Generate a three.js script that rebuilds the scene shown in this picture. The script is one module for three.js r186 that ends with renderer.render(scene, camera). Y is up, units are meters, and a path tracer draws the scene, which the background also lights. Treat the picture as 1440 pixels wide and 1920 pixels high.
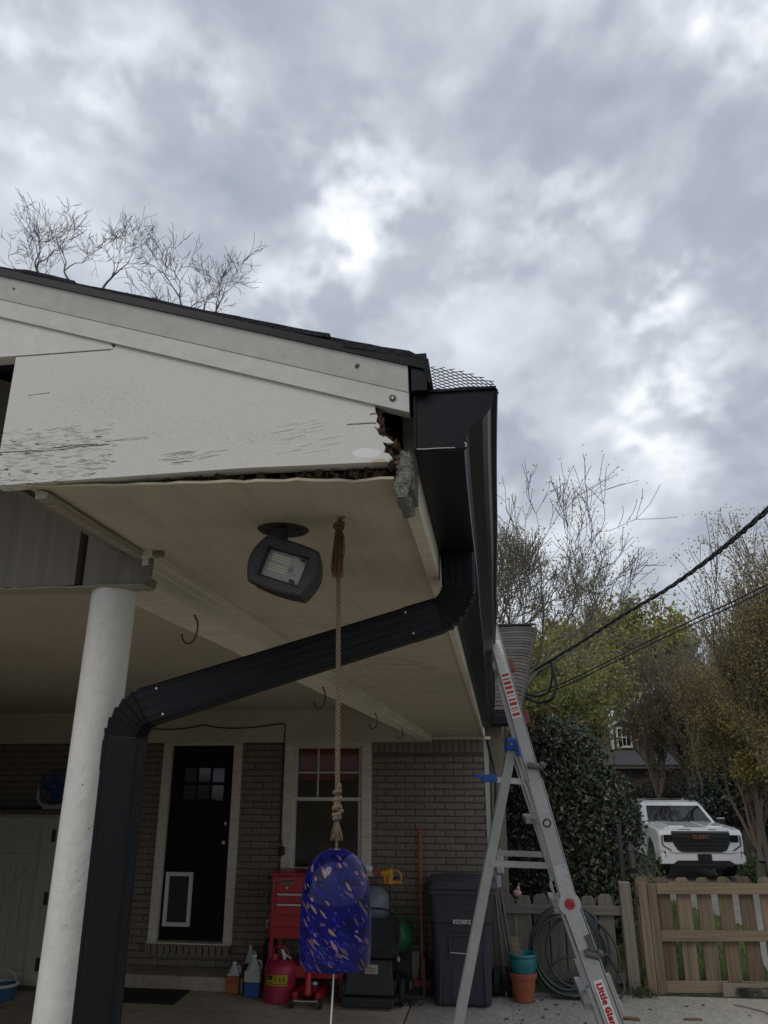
import * as THREE from 'three';
import { mergeGeometries, toCreasedNormals } from 'three/addons/utils/BufferGeometryUtils.js';
import { RoundedBoxGeometry } from 'three/addons/geometries/RoundedBoxGeometry.js';
import { FontLoader } from 'three/addons/loaders/FontLoader.js';
import { TextGeometry } from 'three/addons/geometries/TextGeometry.js';

// ------------------------------------------------------------------ camera, sky, sun, exposure
const scene = new THREE.Scene();
const camera = new THREE.PerspectiveCamera(67.3, 0.75, 0.02, 400);
camera.position.set(0, 2.1, 0);
camera.rotation.order = 'YXZ';
camera.rotation.set(18.6 * Math.PI / 180, 7.7 * Math.PI / 180, 0);

const renderer = new THREE.WebGLRenderer({ antialias: true });
renderer.setSize(768, 1024);
renderer.toneMapping = THREE.LinearToneMapping;
renderer.toneMappingExposure = 1.32;
renderer.shadowMap.enabled = true;

function rngOf(seed) { let a = seed >>> 0; return () => { a = (a + 0x6D2B79F5) | 0; let t = Math.imul(a ^ (a >>> 15), 1 | a); t = (t + Math.imul(t ^ (t >>> 7), 61 | t)) ^ t; return ((t ^ (t >>> 14)) >>> 0) / 4294967296; }; }
function h3(x, y, z) { let n = Math.imul(x, 374761393) ^ Math.imul(y, 668265263) ^ Math.imul(z, 1274126177); n = Math.imul(n ^ (n >>> 13), 1274126177); return ((n ^ (n >>> 16)) >>> 0) / 4294967296; }
const sm = t => t * t * (3 - 2 * t), lerp = (a, b, t) => a + (b - a) * t, clamp = (v, a, b) => v < a ? a : v > b ? b : v;
const step01 = (a, b, v) => sm(clamp((v - a) / (b - a), 0, 1));
function vn3(x, y, z) {
  const xi = Math.floor(x), yi = Math.floor(y), zi = Math.floor(z), u = sm(x - xi), v = sm(y - yi), w = sm(z - zi);
  const l = (k) => lerp(lerp(h3(xi, yi, k), h3(xi + 1, yi, k), u), lerp(h3(xi, yi + 1, k), h3(xi + 1, yi + 1, k), u), v);
  return lerp(l(zi), l(zi + 1), w);
}
function fbm3(x, y, z, o) { let s = 0, a = .5, t = 0; for (let i = 0; i < o; i++) { s += a * vn3(x, y, z); t += a; a *= .53; x = x * 2.03 + 17.1; y = y * 2.03 + 3.7; z = z * 2.03 + 9.2; } return s / t; }

// overcast sky: sheets of stratocumulus with thinner, brighter rifts
{
  const W = 2048, Hh = 1024, d = new Float32Array(W * Hh * 4);
  const rifts = [[-.217, .547, -.809, .055, .42], [-.263, .49, -.835, .06, .34], [-.16, .60, -.785, .05, .36], [-.445, .694, -.566, .09, .5], [-.137, .671, -.728, .07, .5], [.214, .404, -.89, .06, .4], [.303, .713, -.632, .07, .5], [.249, .524, -.815, .06, .4], [-.068, .602, -.796, .08, .35], [.12, .63, -.77, .07, .35], [-.3, .72, -.62, .08, .4]];
  { const r = rngOf(404); for (let i = 0; i < 260; i++) { const a = r() * 6.2832, y = .12 + .88 * r(), c = Math.sqrt(1 - y * y); rifts.push([c * Math.cos(a), y, c * Math.sin(a), .025 + .05 * r(),   .09 + .24 * r() * r()]); } }
  for (let j = 0; j < Hh; j++) {
    const th = (((j + .5) / Hh) - .5) * Math.PI, y = Math.sin(th), c = Math.cos(th);
    for (let i = 0; i < W; i++) {
      const ph = (((i + .5) / W) - .5) * 2 * Math.PI, x = c * Math.cos(ph), z = c * Math.sin(ph);
      const k = (j * W + i) * 4;
      let r, g, b;
      if (y < -.02) { r = .10; g = .098; b = .09; }
      else {
        const q = 1.1 / (Math.max(y, 0) + .5), X = x * q * 2.6, Y = y * 1.6, Z = z * q * 2.6;
        const wx = fbm3(X * 1.3 + 5, Y, Z * 1.3, 4) - .5, wz = fbm3(X * 1.3, Y + 8, Z * 1.3 + 3, 4) - .5;
        const n = fbm3(X * 1.7 + wx * .9, Y * 1.7 + wz * .6, Z * 1.7 + wz * .9, 6);
        const n2 = fbm3(X * 4.6 + wx * 1.6 + 9, Y * 4.6 + wz * .8, Z * 4.6 + wz * 1.6, 7);
        let v = .375 + .165 * step01(.36, .64, n) + .16 * (n2 - .5) * (.6 + step01(.4, .6, n));
        const n3 = fbm3(X * 8.5 + wx * 2 + 2, Y * 8.5, Z * 8.5 + wz * 2, 6);
        v += .11 * (n3 - .5);
        for (const f of rifts) {
          const dx = x - f[0], dy = y - f[1], dz = z - f[2], e = Math.exp(-(dx * dx + dy * dy + dz * dz) / (f[3] * f[3]));
          if (e > .003) v += e * f[4] * (.10 + .95 * clamp(2.6 * (.45 * n2 + .55 * n3 - .42), 0, 1));
        }
        v = Math.max(v, .27);
        v = lerp(v, .44, step01(.30, 0, y) * .4);
        const w = clamp((v - .28) / .45, 0, 1);
        r = v * lerp(.845, .96, w); g = v * lerp(.955, .995, w); b = v * lerp(1.135, 1.055, w);
      }
      d[k] = r; d[k + 1] = g; d[k + 2] = b; d[k + 3] = 1;
    }
  }
  const t = new THREE.DataTexture(d, W, Hh, THREE.RGBAFormat, THREE.FloatType);
  t.mapping = THREE.EquirectangularReflectionMapping; t.magFilter = THREE.LinearFilter; t.minFilter = THREE.LinearFilter; t.needsUpdate = true;
  scene.background = t; scene.environment = t;
}
const sun = new THREE.DirectionalLight(0xfff4e6, 0.6);
sun.position.set(-14, 26, 18); sun.target.position.set(0, 0, -6);
sun.castShadow = true; sun.shadow.radius = 45; sun.shadow.mapSize.set(2048, 2048);
Object.assign(sun.shadow.camera, { left: -30, right: 30, top: 30, bottom: -30, near: 1, far: 90 });
scene.add(sun, sun.target);

// ------------------------------------------------------------------ helpers
const V = (x, y, z) => new THREE.Vector3(x, y, z);
const used = new Map();
function numbered(n) { const k = used.get(n) || 0; used.set(n, k + 1); return k ? n + '_' + String(k).padStart(3, '0') : n; }
function thing(name, label, category, pos = [0, 0, 0], group) {
  const o = new THREE.Group(); o.name = numbered(name); o.position.set(...pos); scene.add(o);
  o.userData = { label, category }; if (group) o.userData.group = group; return o;
}
function struct(name, geo, m) { const o = new THREE.Mesh(geo, m); o.name = numbered(name); o.userData.kind = 'structure'; scene.add(o); return o; }
function part(parent, name, geo, m, label) { const o = new THREE.Mesh(Array.isArray(geo) ? join(geo) : geo, m); o.name = name; parent.add(o); if (label) o.userData.label = label; return o; }
function lone(name, label, category, geo, m, group) { const o = new THREE.Mesh(Array.isArray(geo) ? join(geo) : geo, m); o.name = numbered(name); scene.add(o); o.userData = { label, category }; if (group) o.userData.group = group; return o; }
function clean(g) { if (g.index) g = g.toNonIndexed(); for (const k of Object.keys(g.attributes)) if (!['position', 'normal', 'uv'].includes(k)) g.deleteAttribute(k); g.morphAttributes = {}; g.clearGroups(); return g; }
function join(l) { return mergeGeometries(l.map(clean), false); }
function metric(g) { // box-projected uv in metres
  g = clean(g); const p = g.attributes.position, u = new Float32Array(p.count * 2), a = V(), b = V(), c = V(), n = V();
  for (let i = 0; i < p.count; i += 3) {
    a.fromBufferAttribute(p, i); b.fromBufferAttribute(p, i + 1); c.fromBufferAttribute(p, i + 2);
    n.copy(b).sub(a).cross(V(c.x - a.x, c.y - a.y, c.z - a.z));
    const x = Math.abs(n.x), y = Math.abs(n.y), z = Math.abs(n.z);
    [a, b, c].forEach((q, k) => { const o = (i + k) * 2; if (x >= y && x >= z) { u[o] = q.z; u[o + 1] = q.y; } else if (y >= z) { u[o] = q.x; u[o + 1] = q.z; } else { u[o] = q.x; u[o + 1] = q.y; } });
  }
  g.setAttribute('uv', new THREE.BufferAttribute(u, 2)); return g;
}
const mtx = (p, r = [0, 0, 0], s = [1, 1, 1]) => new THREE.Matrix4().compose(V(...p), new THREE.Quaternion().setFromEuler(new THREE.Euler(...r)), V(...s));
function bx(w, h, d, p, r) { return metric(new THREE.BoxGeometry(w, h, d)).applyMatrix4(mtx(p, r)); }
function rb(w, h, d, rad, p, r, seg = 2) { return metric(new RoundedBoxGeometry(w, h, d, seg, rad)).applyMatrix4(mtx(p, r)); }
function span(x0, x1, y0, y1, z0, z1, rad = 0) { const w = x1 - x0, h = y1 - y0, d = z1 - z0; return metric((rad ? new RoundedBoxGeometry(w, h, d, 1, rad) : new THREE.BoxGeometry(w, h, d)).translate((x0 + x1) / 2, (y0 + y1) / 2, (z0 + z1) / 2)); }
function cyl(r0, r1, h, p, r, n = 20) { return clean(new THREE.CylinderGeometry(r0, r1, h, n)).applyMatrix4(mtx(p, r)); }
function sph(r, p, s = [1, 1, 1], n = 20) { return clean(new THREE.SphereGeometry(r, n, Math.round(n * .7))).applyMatrix4(mtx(p, [0, 0, 0], s)); }
function lathe(pts, n = 32) { return clean(new THREE.LatheGeometry(pts.map(p => new THREE.Vector2(p[0], p[1])), n)); }
function tube(pts, r, seg = 24, rad = 8, closed = false) { return clean(new THREE.TubeGeometry(new THREE.CatmullRomCurve3(pts.map(p => V(...p)), closed), seg, r, rad, closed)); }
function ex(poly, depth, bevel = 0, holes = []) {
  const s = new THREE.Shape(poly.map(p => new THREE.Vector2(p[0], p[1])));
  for (const h of holes) s.holes.push(new THREE.Path(h.map(p => new THREE.Vector2(p[0], p[1]))));
  return metric(new THREE.ExtrudeGeometry(s, { depth, bevelEnabled: bevel > 0, bevelSize: bevel, bevelThickness: bevel, bevelSegments: 2, curveSegments: 8 }));
}
const mv = (g, p, r, s) => g.applyMatrix4(mtx(p, r, s));
function bar(a, b, w, d, rad = 0) { // box from a to b: w across in the x-y plane, d along z
  const A = V(...a), B = V(...b), L = A.distanceTo(B), y = B.clone().sub(A).normalize(), z = V(0, 0, 1); const x = y.clone().cross(z).normalize(); z.crossVectors(x, y);
  const g = metric(rad ? new RoundedBoxGeometry(w, L, d, 1, rad) : new THREE.BoxGeometry(w, L, d));
  return g.applyMatrix4(new THREE.Matrix4().makeBasis(x, y, z).setPosition(A.add(B).multiplyScalar(.5)));
}
function jitter(g, amp, freq, seed = 0) { const p = g.attributes.position; for (let i = 0; i < p.count; i++) { const x = p.getX(i), y = p.getY(i), z = p.getZ(i); p.setXYZ(i, x + amp * (vn3(x * freq, y * freq, z * freq + seed) - .5), y + amp * (vn3(x * freq + 31, y * freq, z * freq + seed) - .5), z + amp * (vn3(x * freq, y * freq + 57, z * freq + seed) - .5)); } g.computeVertexNormals(); return g; }

// ------------------------------------------------------------------ textures and materials
const toS = v => Math.round(255 * (v <= .0031308 ? 12.92 * v : 1.055 * Math.pow(clamp(v, 0, 1), 1 / 2.4) - .055));
function tnoise(u, v, n, o, seed) { // tileable value noise, u v in 0..1, n cells
  let s = 0, a = .5, t = 0, m = n;
  for (let i = 0; i < o; i++) {
    const x = u * m[0], y = v * m[1], xi = Math.floor(x), yi = Math.floor(y), fx = sm(x - xi), fy = sm(y - yi);
    const w = (q, r) => h3(((q % m[0]) + m[0]) % m[0], ((r % m[1]) + m[1]) % m[1], seed + i * 7);
    s += a * lerp(lerp(w(xi, yi), w(xi + 1, yi), fx), lerp(w(xi, yi + 1), w(xi + 1, yi + 1), fx), fy); t += a; a *= .55; m = [m[0] * 2, m[1] * 2];
  }
  return s / t;
}
function dtex(N, f, srgb) {
  const d = new Uint8Array(N * N * 4);
  for (let j = 0; j < N; j++) for (let i = 0; i < N; i++) { const c = f((i + .5) / N, (j + .5) / N), k = (j * N + i) * 4; const q = Array.isArray(c) ? c : [c, c, c]; for (let m = 0; m < 3; m++) d[k + m] = srgb ? toS(q[m]) : Math.round(255 * clamp(q[m], 0, 1)); d[k + 3] = 255; }
  const t = new THREE.DataTexture(d, N, N); t.wrapS = t.wrapT = THREE.RepeatWrapping; t.magFilter = THREE.LinearFilter; t.minFilter = THREE.LinearMipmapLinearFilter; t.generateMipmaps = true; if (srgb) t.colorSpace = THREE.SRGBColorSpace; t.needsUpdate = true; return t;
}
const fields = {
  blotch: (u, v) => .55 * tnoise(u, v, [3, 3], 5, 11) + .45 * tnoise(u, v, [24, 24], 3, 5),
  wood: (u, v) => { const w = tnoise(u, v, [4, 2], 3, 3) * .12; return .6 * tnoise(u + w, v, [40, 2], 4, 21) + .4 * tnoise(u, v, [6, 2], 3, 8); },
  speck: (u, v) => { const s = tnoise(u, v, [90, 90], 2, 41), b = tnoise(u, v, [4, 4], 5, 13), m = tnoise(u, v, [20, 20], 3, 77); return clamp(.35 * b + .25 * m + .5 * s - .04 + (s > .66 ? .15 : 0) - (s < .3 ? .15 : 0), 0, 1); },
  fine: (u, v) => .3 * tnoise(u, v, [5, 5], 4, 61) + .7 * tnoise(u, v, [60, 60], 3, 31),
  grit: (u, v) => .25 * tnoise(u, v, [6, 6], 3, 91) + .75 * tnoise(u, v, [110, 110], 2, 95),
};
const baseTex = {};
function fieldTex(kind, lo, hi) { const key = kind + lo + '_' + hi; return baseTex[key] ||= dtex(512, (u, v) => { const x = clamp((fields[kind](u, v) - .2) / .6, 0, 1); return lerp(lo, hi, x); }, true); }
function bumpTex(kind) { return baseTex['b' + kind] ||= dtex(512, (u, v) => clamp((fields[kind](u, v) - .2) / .6, 0, 1), false); }
function sized(t, size, rot) { const c = t.clone(); const s = Array.isArray(size) ? size : [size, size]; c.repeat.set(1 / s[0], 1 / s[1]); if (rot) c.rotation = rot; c.needsUpdate = true; return c; }
const sizedCache = {};
function getSized(t, key, size, rot) { const k = key + '|' + size + '|' + (rot || 0); return sizedCache[k] ||= sized(t, size, rot); }
// col: linear base colour; amp: share of tone variation; kind/size: pattern and its repeat in metres
function mat(col, { rough = .7, metal = 0, kind, size = 1, amp = .35, bump = 0, rot = 0, extra } = {}) {
  const m = new (extra ? THREE.MeshPhysicalMaterial : THREE.MeshStandardMaterial)({ roughness: rough, metalness: metal });
  m.color.setRGB(...col);
  if (kind) {
    const mean = 1 - amp / 2; m.color.setRGB(...col.map(c => Math.min(1, c / mean)));
    m.map = getSized(fieldTex(kind, 1 - amp, 1), kind + amp, size, rot);
    if (bump) { m.bumpMap = getSized(bumpTex(kind), 'b' + kind, size, rot); m.bumpScale = bump; }
  }
  if (extra) Object.assign(m, extra);
  return m;
}
const M = {
  white: mat([.60, .59, .55], { kind: 'blotch', size: .5, amp: .22, bump: .0012, rough: .6 }),
  rake: mat([.50, .49, .455], { kind: 'blotch', size: .4, amp: .25, bump: .001, rough: .55 }),
  column: mat([.68, .665, .62], { kind: 'blotch', size: .35, amp: .14, bump: .0022, rough: .5 }),
  soffit: mat([.55, .488, .37], { kind: 'blotch', size: .8, amp: .2, bump: .0006, rough: .75 }),
  ceiling: mat([.50, .45, .35], { kind: 'blotch', size: 1.4, amp: .2, bump: .0006, rough: .8 }),
  trim: mat([.58, .525, .42], { kind: 'wood', size: [.5, .9], amp: .3, bump: .001, rough: .7, rot: Math.PI / 2 }),
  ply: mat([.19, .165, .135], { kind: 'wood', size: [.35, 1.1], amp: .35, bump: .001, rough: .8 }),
  oldtrim: mat([.27, .235, .18], { kind: 'wood', size: [.1, .3], amp: .55, bump: .002, rough: .85, rot: Math.PI / 2 }),
  rawwood: mat([.17, .105, .062], { kind: 'wood', size: [.12, .3], amp: .6, bump: .003, rough: .95, rot: Math.PI / 2 }),
  darkwood: mat([.09, .066, .048], { kind: 'wood', size: [.3, .6], amp: .5, bump: .002, rough: .95 }),
  greyrot: mat([.25, .238, .21], { kind: 'grit', size: .10, amp: .75, bump: .004, rough: .95 }),
  black: mat([.0062, .007, .0105], { kind: 'blotch', size: .5, amp: .3, rough: .4, extra: { specularIntensity: .38 } }),
  blackpipe: mat([.010, .0108, .0135], { kind: 'fine', size: .3, amp: .3, rough: .42, extra: { specularIntensity: .3 } }),
  wire: mat([.02, .02, .022], { rough: .5 }),
  shingle: mat([.016, .016, .018], { kind: 'grit', size: .25, amp: .7, bump: .003, rough: .95 }),
  brownshingle: [.08, .062, .095].map((k, i) => mat([k, k * .84, k * .75], { kind: 'grit', size: .5 + i * .1, amp: .55, bump: .003, rough: .95 })),
  brick: [[.212, .172, .135], [.226, .186, .146], [.198, .16, .126], [.217, .176, .135], [.206, .17, .137]].map((c, i) => mat(c, { kind: 'blotch', size: .31 + i * .05, amp: .35, bump: .004, rough: .85 })),
  mortar: mat([.105, .09, .074], { kind: 'grit', size: .3, amp: .4, bump: .002, rough: .95 }),
  slab: mat([.36, .305, .235], { kind: 'blotch', size: 1.3, amp: .45, bump: .0015, rough: .8 }),
  drive: mat([.32, .295, .25], { kind: 'speck', size: 1.1, amp: .45, bump: .003, rough: .93 }),
  fardrive: mat([.21, .20, .175], { kind: 'speck', size: 1.5, amp: .4, bump: .003, rough: .93 }),
  soil: mat([.06, .075, .03], { kind: 'speck', size: 2.2, amp: .6, bump: .01, rough: 1 }),
  steel: mat([.5, .5, .49], { kind: 'fine', size: .25, amp: .25, rough: .42, metal: .85 }),
  alu: mat([.43, .43, .415], { kind: 'blotch', size: .3, amp: .22, rough: .5, metal: .55 }),
  lock: mat([.12, .115, .11], { rough: .5, metal: .5 }),
  blueplastic: mat([.02, .10, .42], { rough: .45 }),
  redplastic: mat([.42, .03, .03], { rough: .4 }),
  redpaint: mat([.36, .012, .022], { kind: 'fine', size: .3, amp: .25, rough: .35 }),
  maroon: mat([.34, .02, .055], { kind: 'fine', size: .3, amp: .3, rough: .45 }),
  blackplastic: mat([.018, .018, .019], { kind: 'fine', size: .2, amp: .3, rough: .55 }),
  binplastic: mat([.032, .035, .045], { kind: 'grit', size: .25, amp: .35, bump: .0006, rough: .55 }),
  rubber: mat([.015, .015, .015], { rough: .85 }),
  greyfence: [[.16, .145, .12], [.18, .16, .13], [.135, .12, .10]].map((c, i) => mat(c, { kind: 'wood', size: [.22 + .03 * i, 1.1], amp: .55, bump: .003, rough: .95 })),
  brownfence: [[.135, .098, .06], [.11, .078, .05], [.175, .132, .086], [.14, .103, .068]].map((c, i) => mat(c, { kind: 'wood', size: [.2 + .04 * i, 1.2], amp: .75, bump: .003, rough: .9 })),
  brownrail: [[.20, .152, .098], [.175, .132, .085]].map((c, i) => mat(c, { kind: 'wood', size: [.2 + .03 * i, 1.2], amp: .5, bump: .003, rough: .9, rot: Math.PI / 2 })),
  terracotta: mat([.30, .085, .04], { kind: 'blotch', size: .3, amp: .3, bump: .001, rough: .8 }),
  teal: mat([.022, .15, .16], { kind: 'blotch', size: .3, amp: .35, rough: .28 }),
  hose: mat([.035, .045, .042], { rough: .35 }),
  bark: mat([.11, .095, .08], { kind: 'wood', size: [.2, .8], amp: .5, bump: .01, rough: .95 }),
  twig: mat([.17, .148, .125], { rough: .9 }),
  twigred: mat([.165, .13, .095], { rough: .9 }),
  rope: mat([.16, .12, .078], { kind: 'grit', size: .03, amp: .5, rough: .95 }),
  ropedark: mat([.13, .066, .036], { kind: 'grit', size: .03, amp: .5, rough: .95 }),
  rust: mat([.16, .05, .03], { kind: 'fine', size: .05, amp: .5, rough: .8 }),
  blackdoor: mat([.005, .005, .006], { rough: .5, extra: { specularIntensity: .3 } }),
  darkroom: mat([.34, .31, .27], { rough: .95 }),
  cabinet: mat([.36, .335, .265], { kind: 'wood', size: [.3, 1.4], amp: .25, bump: .001, rough: .75 }),
  glass: new THREE.MeshPhysicalMaterial({ color: 0xffffff, roughness: .03, transmission: 1, thickness: 0, ior: 1.15 }),
  truckwhite: mat([.80, .81, .82], { rough: .3, extra: { clearcoat: .8, clearcoatRoughness: .08 } }),
  truckglass: mat([.010, .012, .014], { rough: .05, extra: { specularIntensity: .8 } }),
  chrome: mat([.6, .6, .6], { rough: .2, metal: 1 }),
};
function canvasMat(w, h, draw, { rough = .6, metal = 0, bumpDraw, bump = .001 } = {}) {
  const mk = f => { const c = document.createElement('canvas'); c.width = w; c.height = h; f(c.getContext('2d'), w, h); return new THREE.CanvasTexture(c); };
  const t = mk(draw); t.colorSpace = THREE.SRGBColorSpace;
  const m = new THREE.MeshStandardMaterial({ map: t, roughness: rough, metalness: metal });
  if (bumpDraw) { m.bumpMap = mk(bumpDraw); m.bumpScale = bump; }
  return m;
}
const S = a => 'rgb(' + a.map(toS).join(',') + ')';

// ------------------------------------------------------------------ ground
const gy = (x, z) => -.03 - .45 * step01(-9.6, -20, z);
const driveEdge = z => lerp(2.85, 3.75, step01(-9.4, -14, z)) - .35 * step01(-15, -20, z);
const plan = (poly, y0, t) => metric(ex(poly.map(([x, z]) => [x, -z]), t).rotateX(-Math.PI / 2).translate(0, y0, 0));
{
  const g = new THREE.PlaneGeometry(400, 400, 160, 160).rotateX(-Math.PI / 2), p = g.attributes.position;
  for (let i = 0; i < p.count; i++) { // finer near the house
    let x = p.getX(i), z = p.getZ(i); x = Math.sign(x) * Math.pow(Math.abs(x) / 200, 2.2) * 200; z = Math.sign(z) * Math.pow(Math.abs(z) / 200, 2.2) * 200 - 10;
    p.setXYZ(i, x, gy(x, z) - .01, z);
  }
  g.computeVertexNormals(); struct('ground', metric(g), M.soil);
}
// the carport floor and the drive are two pours with an open joint between them
struct('carport_floor', plan([[-7, .5], [-.905, .5], [-.885, -8.0], [-.872, -8.87], [-7, -8.87]], -.12, .12), M.slab);
struct('driveway', join([plan([[-.887, 1.4], [9, 1.4], [9, -9.12], [1.15, -8.98], [.72, -9.0], [.42, -8.93], [-.09, -8.96], [-.09, -8.868], [-.856, -8.868], [-.868, -8.0]], -.12, .119), plan([[-7, .512], [-.905, .512], [-.905, 7], [-7, 7]], -.12, .117), plan([[-.887, 1.412], [9, 1.412], [9, 7], [-.887, 7]], -.12, .118)]), M.drive);
{
  // drive beyond the gate, following the fall of the land
  const pos = [], idx = [], n = 40;
  for (let i = 0; i <= n; i++) { const z = lerp(-9.4, -34, i / n), a = driveEdge(z), b = lerp(5.3, 6.15, step01(-9, -22, z)); for (const x of [a, b]) pos.push(x, gy(x, z) + .012, z); }
  for (let i = 0; i < n; i++) { const a = i * 2; idx.push(a, a + 1, a + 2, a + 1, a + 3, a + 2); }
  const g = new THREE.BufferGeometry(); g.setAttribute('position', new THREE.Float32BufferAttribute(pos, 3)); g.setAttribute('uv', new THREE.Float32BufferAttribute(new Float32Array(pos.length / 3 * 2), 2)); g.setIndex(idx); g.computeVertexNormals();
  struct('drive_beyond_gate', metric(g), M.fardrive);
}

// ------------------------------------------------------------------ the house with its carport
const house = thing('brick_house', 'brick house with open carport, white gable and rotted eave corner', 'house');
const WZ = -8.867, roofTop = x => 2.609 + .3235 * (-.107 - x);
{
  // wall: mortar body with openings for door and window, bricks set proud of it
  const wz0 = -9.05, wz1 = WZ - .007;
  const segs = [[-6.6, -3.75, 0, 2.42], [-3.75, -2.82, 0, .385], [-2.82, -2.32, 0, 2.42], [-2.32, -1.337, 0, 1.06], [-1.337, -.66, 0, 2.42], [-.66, -.1, 0, 2.46]];
  const wall = part(house, 'wall', [...segs.map(([a, b, c, d]) => span(a, b, c, d, wz0, wz1)), span(-.28, -.1, 0, 2.8, -12, wz0), span(-6.8, -6.6, 0, 2.9, -9.05, -1.25)], M.mortar, 'painted brick back wall of the carport');
  const R = rngOf(7), C = .0681, L = .2128, list = [];
  const addRun = (x0, x1, y, row) => { let x = -6.6 - (row % 2) * L / 2; for (; x < x1; x += L) { const a = Math.max(x, x0), b = Math.min(x + L - .010, x1); if (b - a > .035) list.push([(a + b) / 2, y, b - a, .0585]); } };
  for (let r = 0; r < 35; r++) {
    const y = r * C + C / 2 + .004, t = y + C / 2;
    addRun(-6.6, t < .385 ? -3.3 : -3.755, y, r);
    if (t < .33) addRun(-3.3, -2.82, y, r);
    addRun(-2.815, -2.325, y, r);
    if (t < 1.06) addRun(-2.325, -1.337, y, r);
    if (y < 2.27) addRun(-1.332, -.098, y, r);
  }
  for (let x = -1.325; x < -.13; x += .0685) list.push([x + .031, 2.37, .0585, .165]);
  list.sort((a, b) => (b[0] > -1.34) - (a[0] > -1.34) || (b[0] > -2.9 && b[0] < -2.3) - (a[0] > -2.9 && a[0] < -2.3) || b[1] - a[1]);
  const brickGeo = []; // chamfered face, slightly uneven outline
  for (let k = 0; k < 6; k++) {
    const c = .06, q = () => (R() - .5) * .05, P = [[-.5, -.5], [.5, -.5], [.5, .5], [-.5, .5]].map(([x, y]) => [x + q() * .3, y + q() * 1.2]);
    const pos = [], F = P.map(([x, y]) => [x * (1 - c * .35), y * (1 - c * 2.2), .5]), B = P.map(([x, y]) => [x, y, .1]), K = P.map(([x, y]) => [x, y, -.5]);
    const quad = (a, b, cc, d) => pos.push(...a, ...b, ...cc, ...a, ...cc, ...d);
    quad(F[0], F[1], F[2], F[3]);
    for (let i = 0; i < 4; i++) { const j = (i + 1) % 4; quad(B[i], B[j], F[j], F[i]); quad(K[i], K[j], B[j], B[i]); }
    const g = new THREE.BufferGeometry(); g.setAttribute('position', new THREE.Float32BufferAttribute(pos, 3)); g.setAttribute('uv', new THREE.Float32BufferAttribute(new Float32Array(pos.length / 3 * 2), 2)); g.computeVertexNormals(); brickGeo.push(g);
  }
  const baked = {}; // share one geometry per width class and variant, uv in metres
  const shaped = (k, w, h) => { const key = k + '_' + w.toFixed(3) + '_' + h; return baked[key] ||= metric(brickGeo[k].clone().scale(w, h, .03)).translate(0, 0, 0); };
  const rest = [[], []];
  list.forEach(([x, y, w, h], i) => {
    const k = Math.floor(R() * 6), painted = x > -1.34, mats = M.brick, m = mats[Math.floor(R() * mats.length)];
    const px = x, py = y + (R() - .5) * .002, pz = WZ - .0145 + (R() - .5) * .003;
    if (i < 296) { const b = part(wall, 'brick', shaped(k, w, h), m); b.position.set(px, py, pz); b.rotation.set(0, 0, (R() - .5) * .006); }
    else rest[painted ? 0 : 1].push(shaped(k, w, h).clone().translate(px, py, pz));
  });
  for (let r = 0; r < 41; r++) for (let i = 0; i < 12; i++) { // side of the house, seen edge on
    const z = -8.885 - i * L - (r % 2) * L / 2; rest[0].push(shaped(i % 6, .2, .0585).clone().rotateY(Math.PI / 2).translate(-.1145, r * C + C / 2, z - .1));
  }
  const rg = [join(rest[0]), join(rest[1])];
  const a = part(wall, 'brickwork', rg[0], M.brick[1]); a.userData.kind = 'stuff';
  const b = part(wall, 'brickwork', rg[1], M.brick[0]); b.userData.kind = 'stuff';
  // rowlock sill of bricks under the door
  for (let i = 0; i < 13; i++) { const g = part(wall, 'brick', rb(.058, .10, .16, .006, [0, 0, 0], undefined, 1), i === 9 ? M.brick[1] : M.brick[(i * 3) % 5]); g.position.set(-3.72 + i * .0715, .318, -8.86 + (R() - .5) * .006); g.rotation.set(.12, 0, (R() - .5) * .03); }
  part(house, 'step', rb(1.75, .13, .34, .012, [-3.45, .066, -8.69]), M.slab, 'low concrete step below the back door');

  // frieze above the wall, ceilings, header along the carport's open side
  part(house, 'frieze_board', span(-6.6, -.665, 2.405, 2.76, -8.99, -8.842), M.ceiling);
  part(house, 'ceiling', span(-6.6, -.66, 2.755, 2.78, -8.86, -1.27), M.ceiling);
  const hx = z => lerp(-.578, -.662, (z + 1.22) / (-8.842 + 1.22));
  const skew = (x0, x1, y0, y1, z0, z1) => metric(ex([[x0, -z1], [x1, -z1], [x1 + hx(z0) - hx(z1), -z0], [x0 + hx(z0) - hx(z1), -z0]], y1 - y0).rotateX(-Math.PI / 2).translate(hx(z1), y0, 0));
  part(house, 'header_beam', skew(-.098, 0, 2.406, 2.755, -8.84, -1.268), M.trim, 'painted header beam along the carport side');
  part(house, 'crown_moulding', [skew(.0005, .012, 2.430, 2.4545, -8.84, -1.20), skew(.0005, .021, 2.4425, 2.4546, -8.84, -1.19), skew(.0005, .005, 2.4185, 2.43, -8.84, -1.21)], M.trim);
  // near strip of moulding along the open edge of the eave box, cracked paint
  {
    const st = ex([[-.008, 0], [.007, 0], [.010, .008], [-.003, .013], [-.009, .009]], .32); mv(st, [-.582, 2.4435, -1.215]); part(house, 'eave_moulding', jitter(st, .002, 60), M.oldtrim, 'cracked moulding strip under the eave box'); }
  part(house, 'broken_trim', [jitter(rb(.014, .045, .012, .002, [-.571, 2.432, -1.207]), .006, 90), jitter(rb(.026, .016, .014, .002, [-.556, 2.452, -1.2]), .006, 90, 3), jitter(rb(.006, .04, .01, .001, [-.5615, 2.43, -1.2]), .004, 90, 6)], M.greyrot, 'splintered grey end of the header trim');

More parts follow.
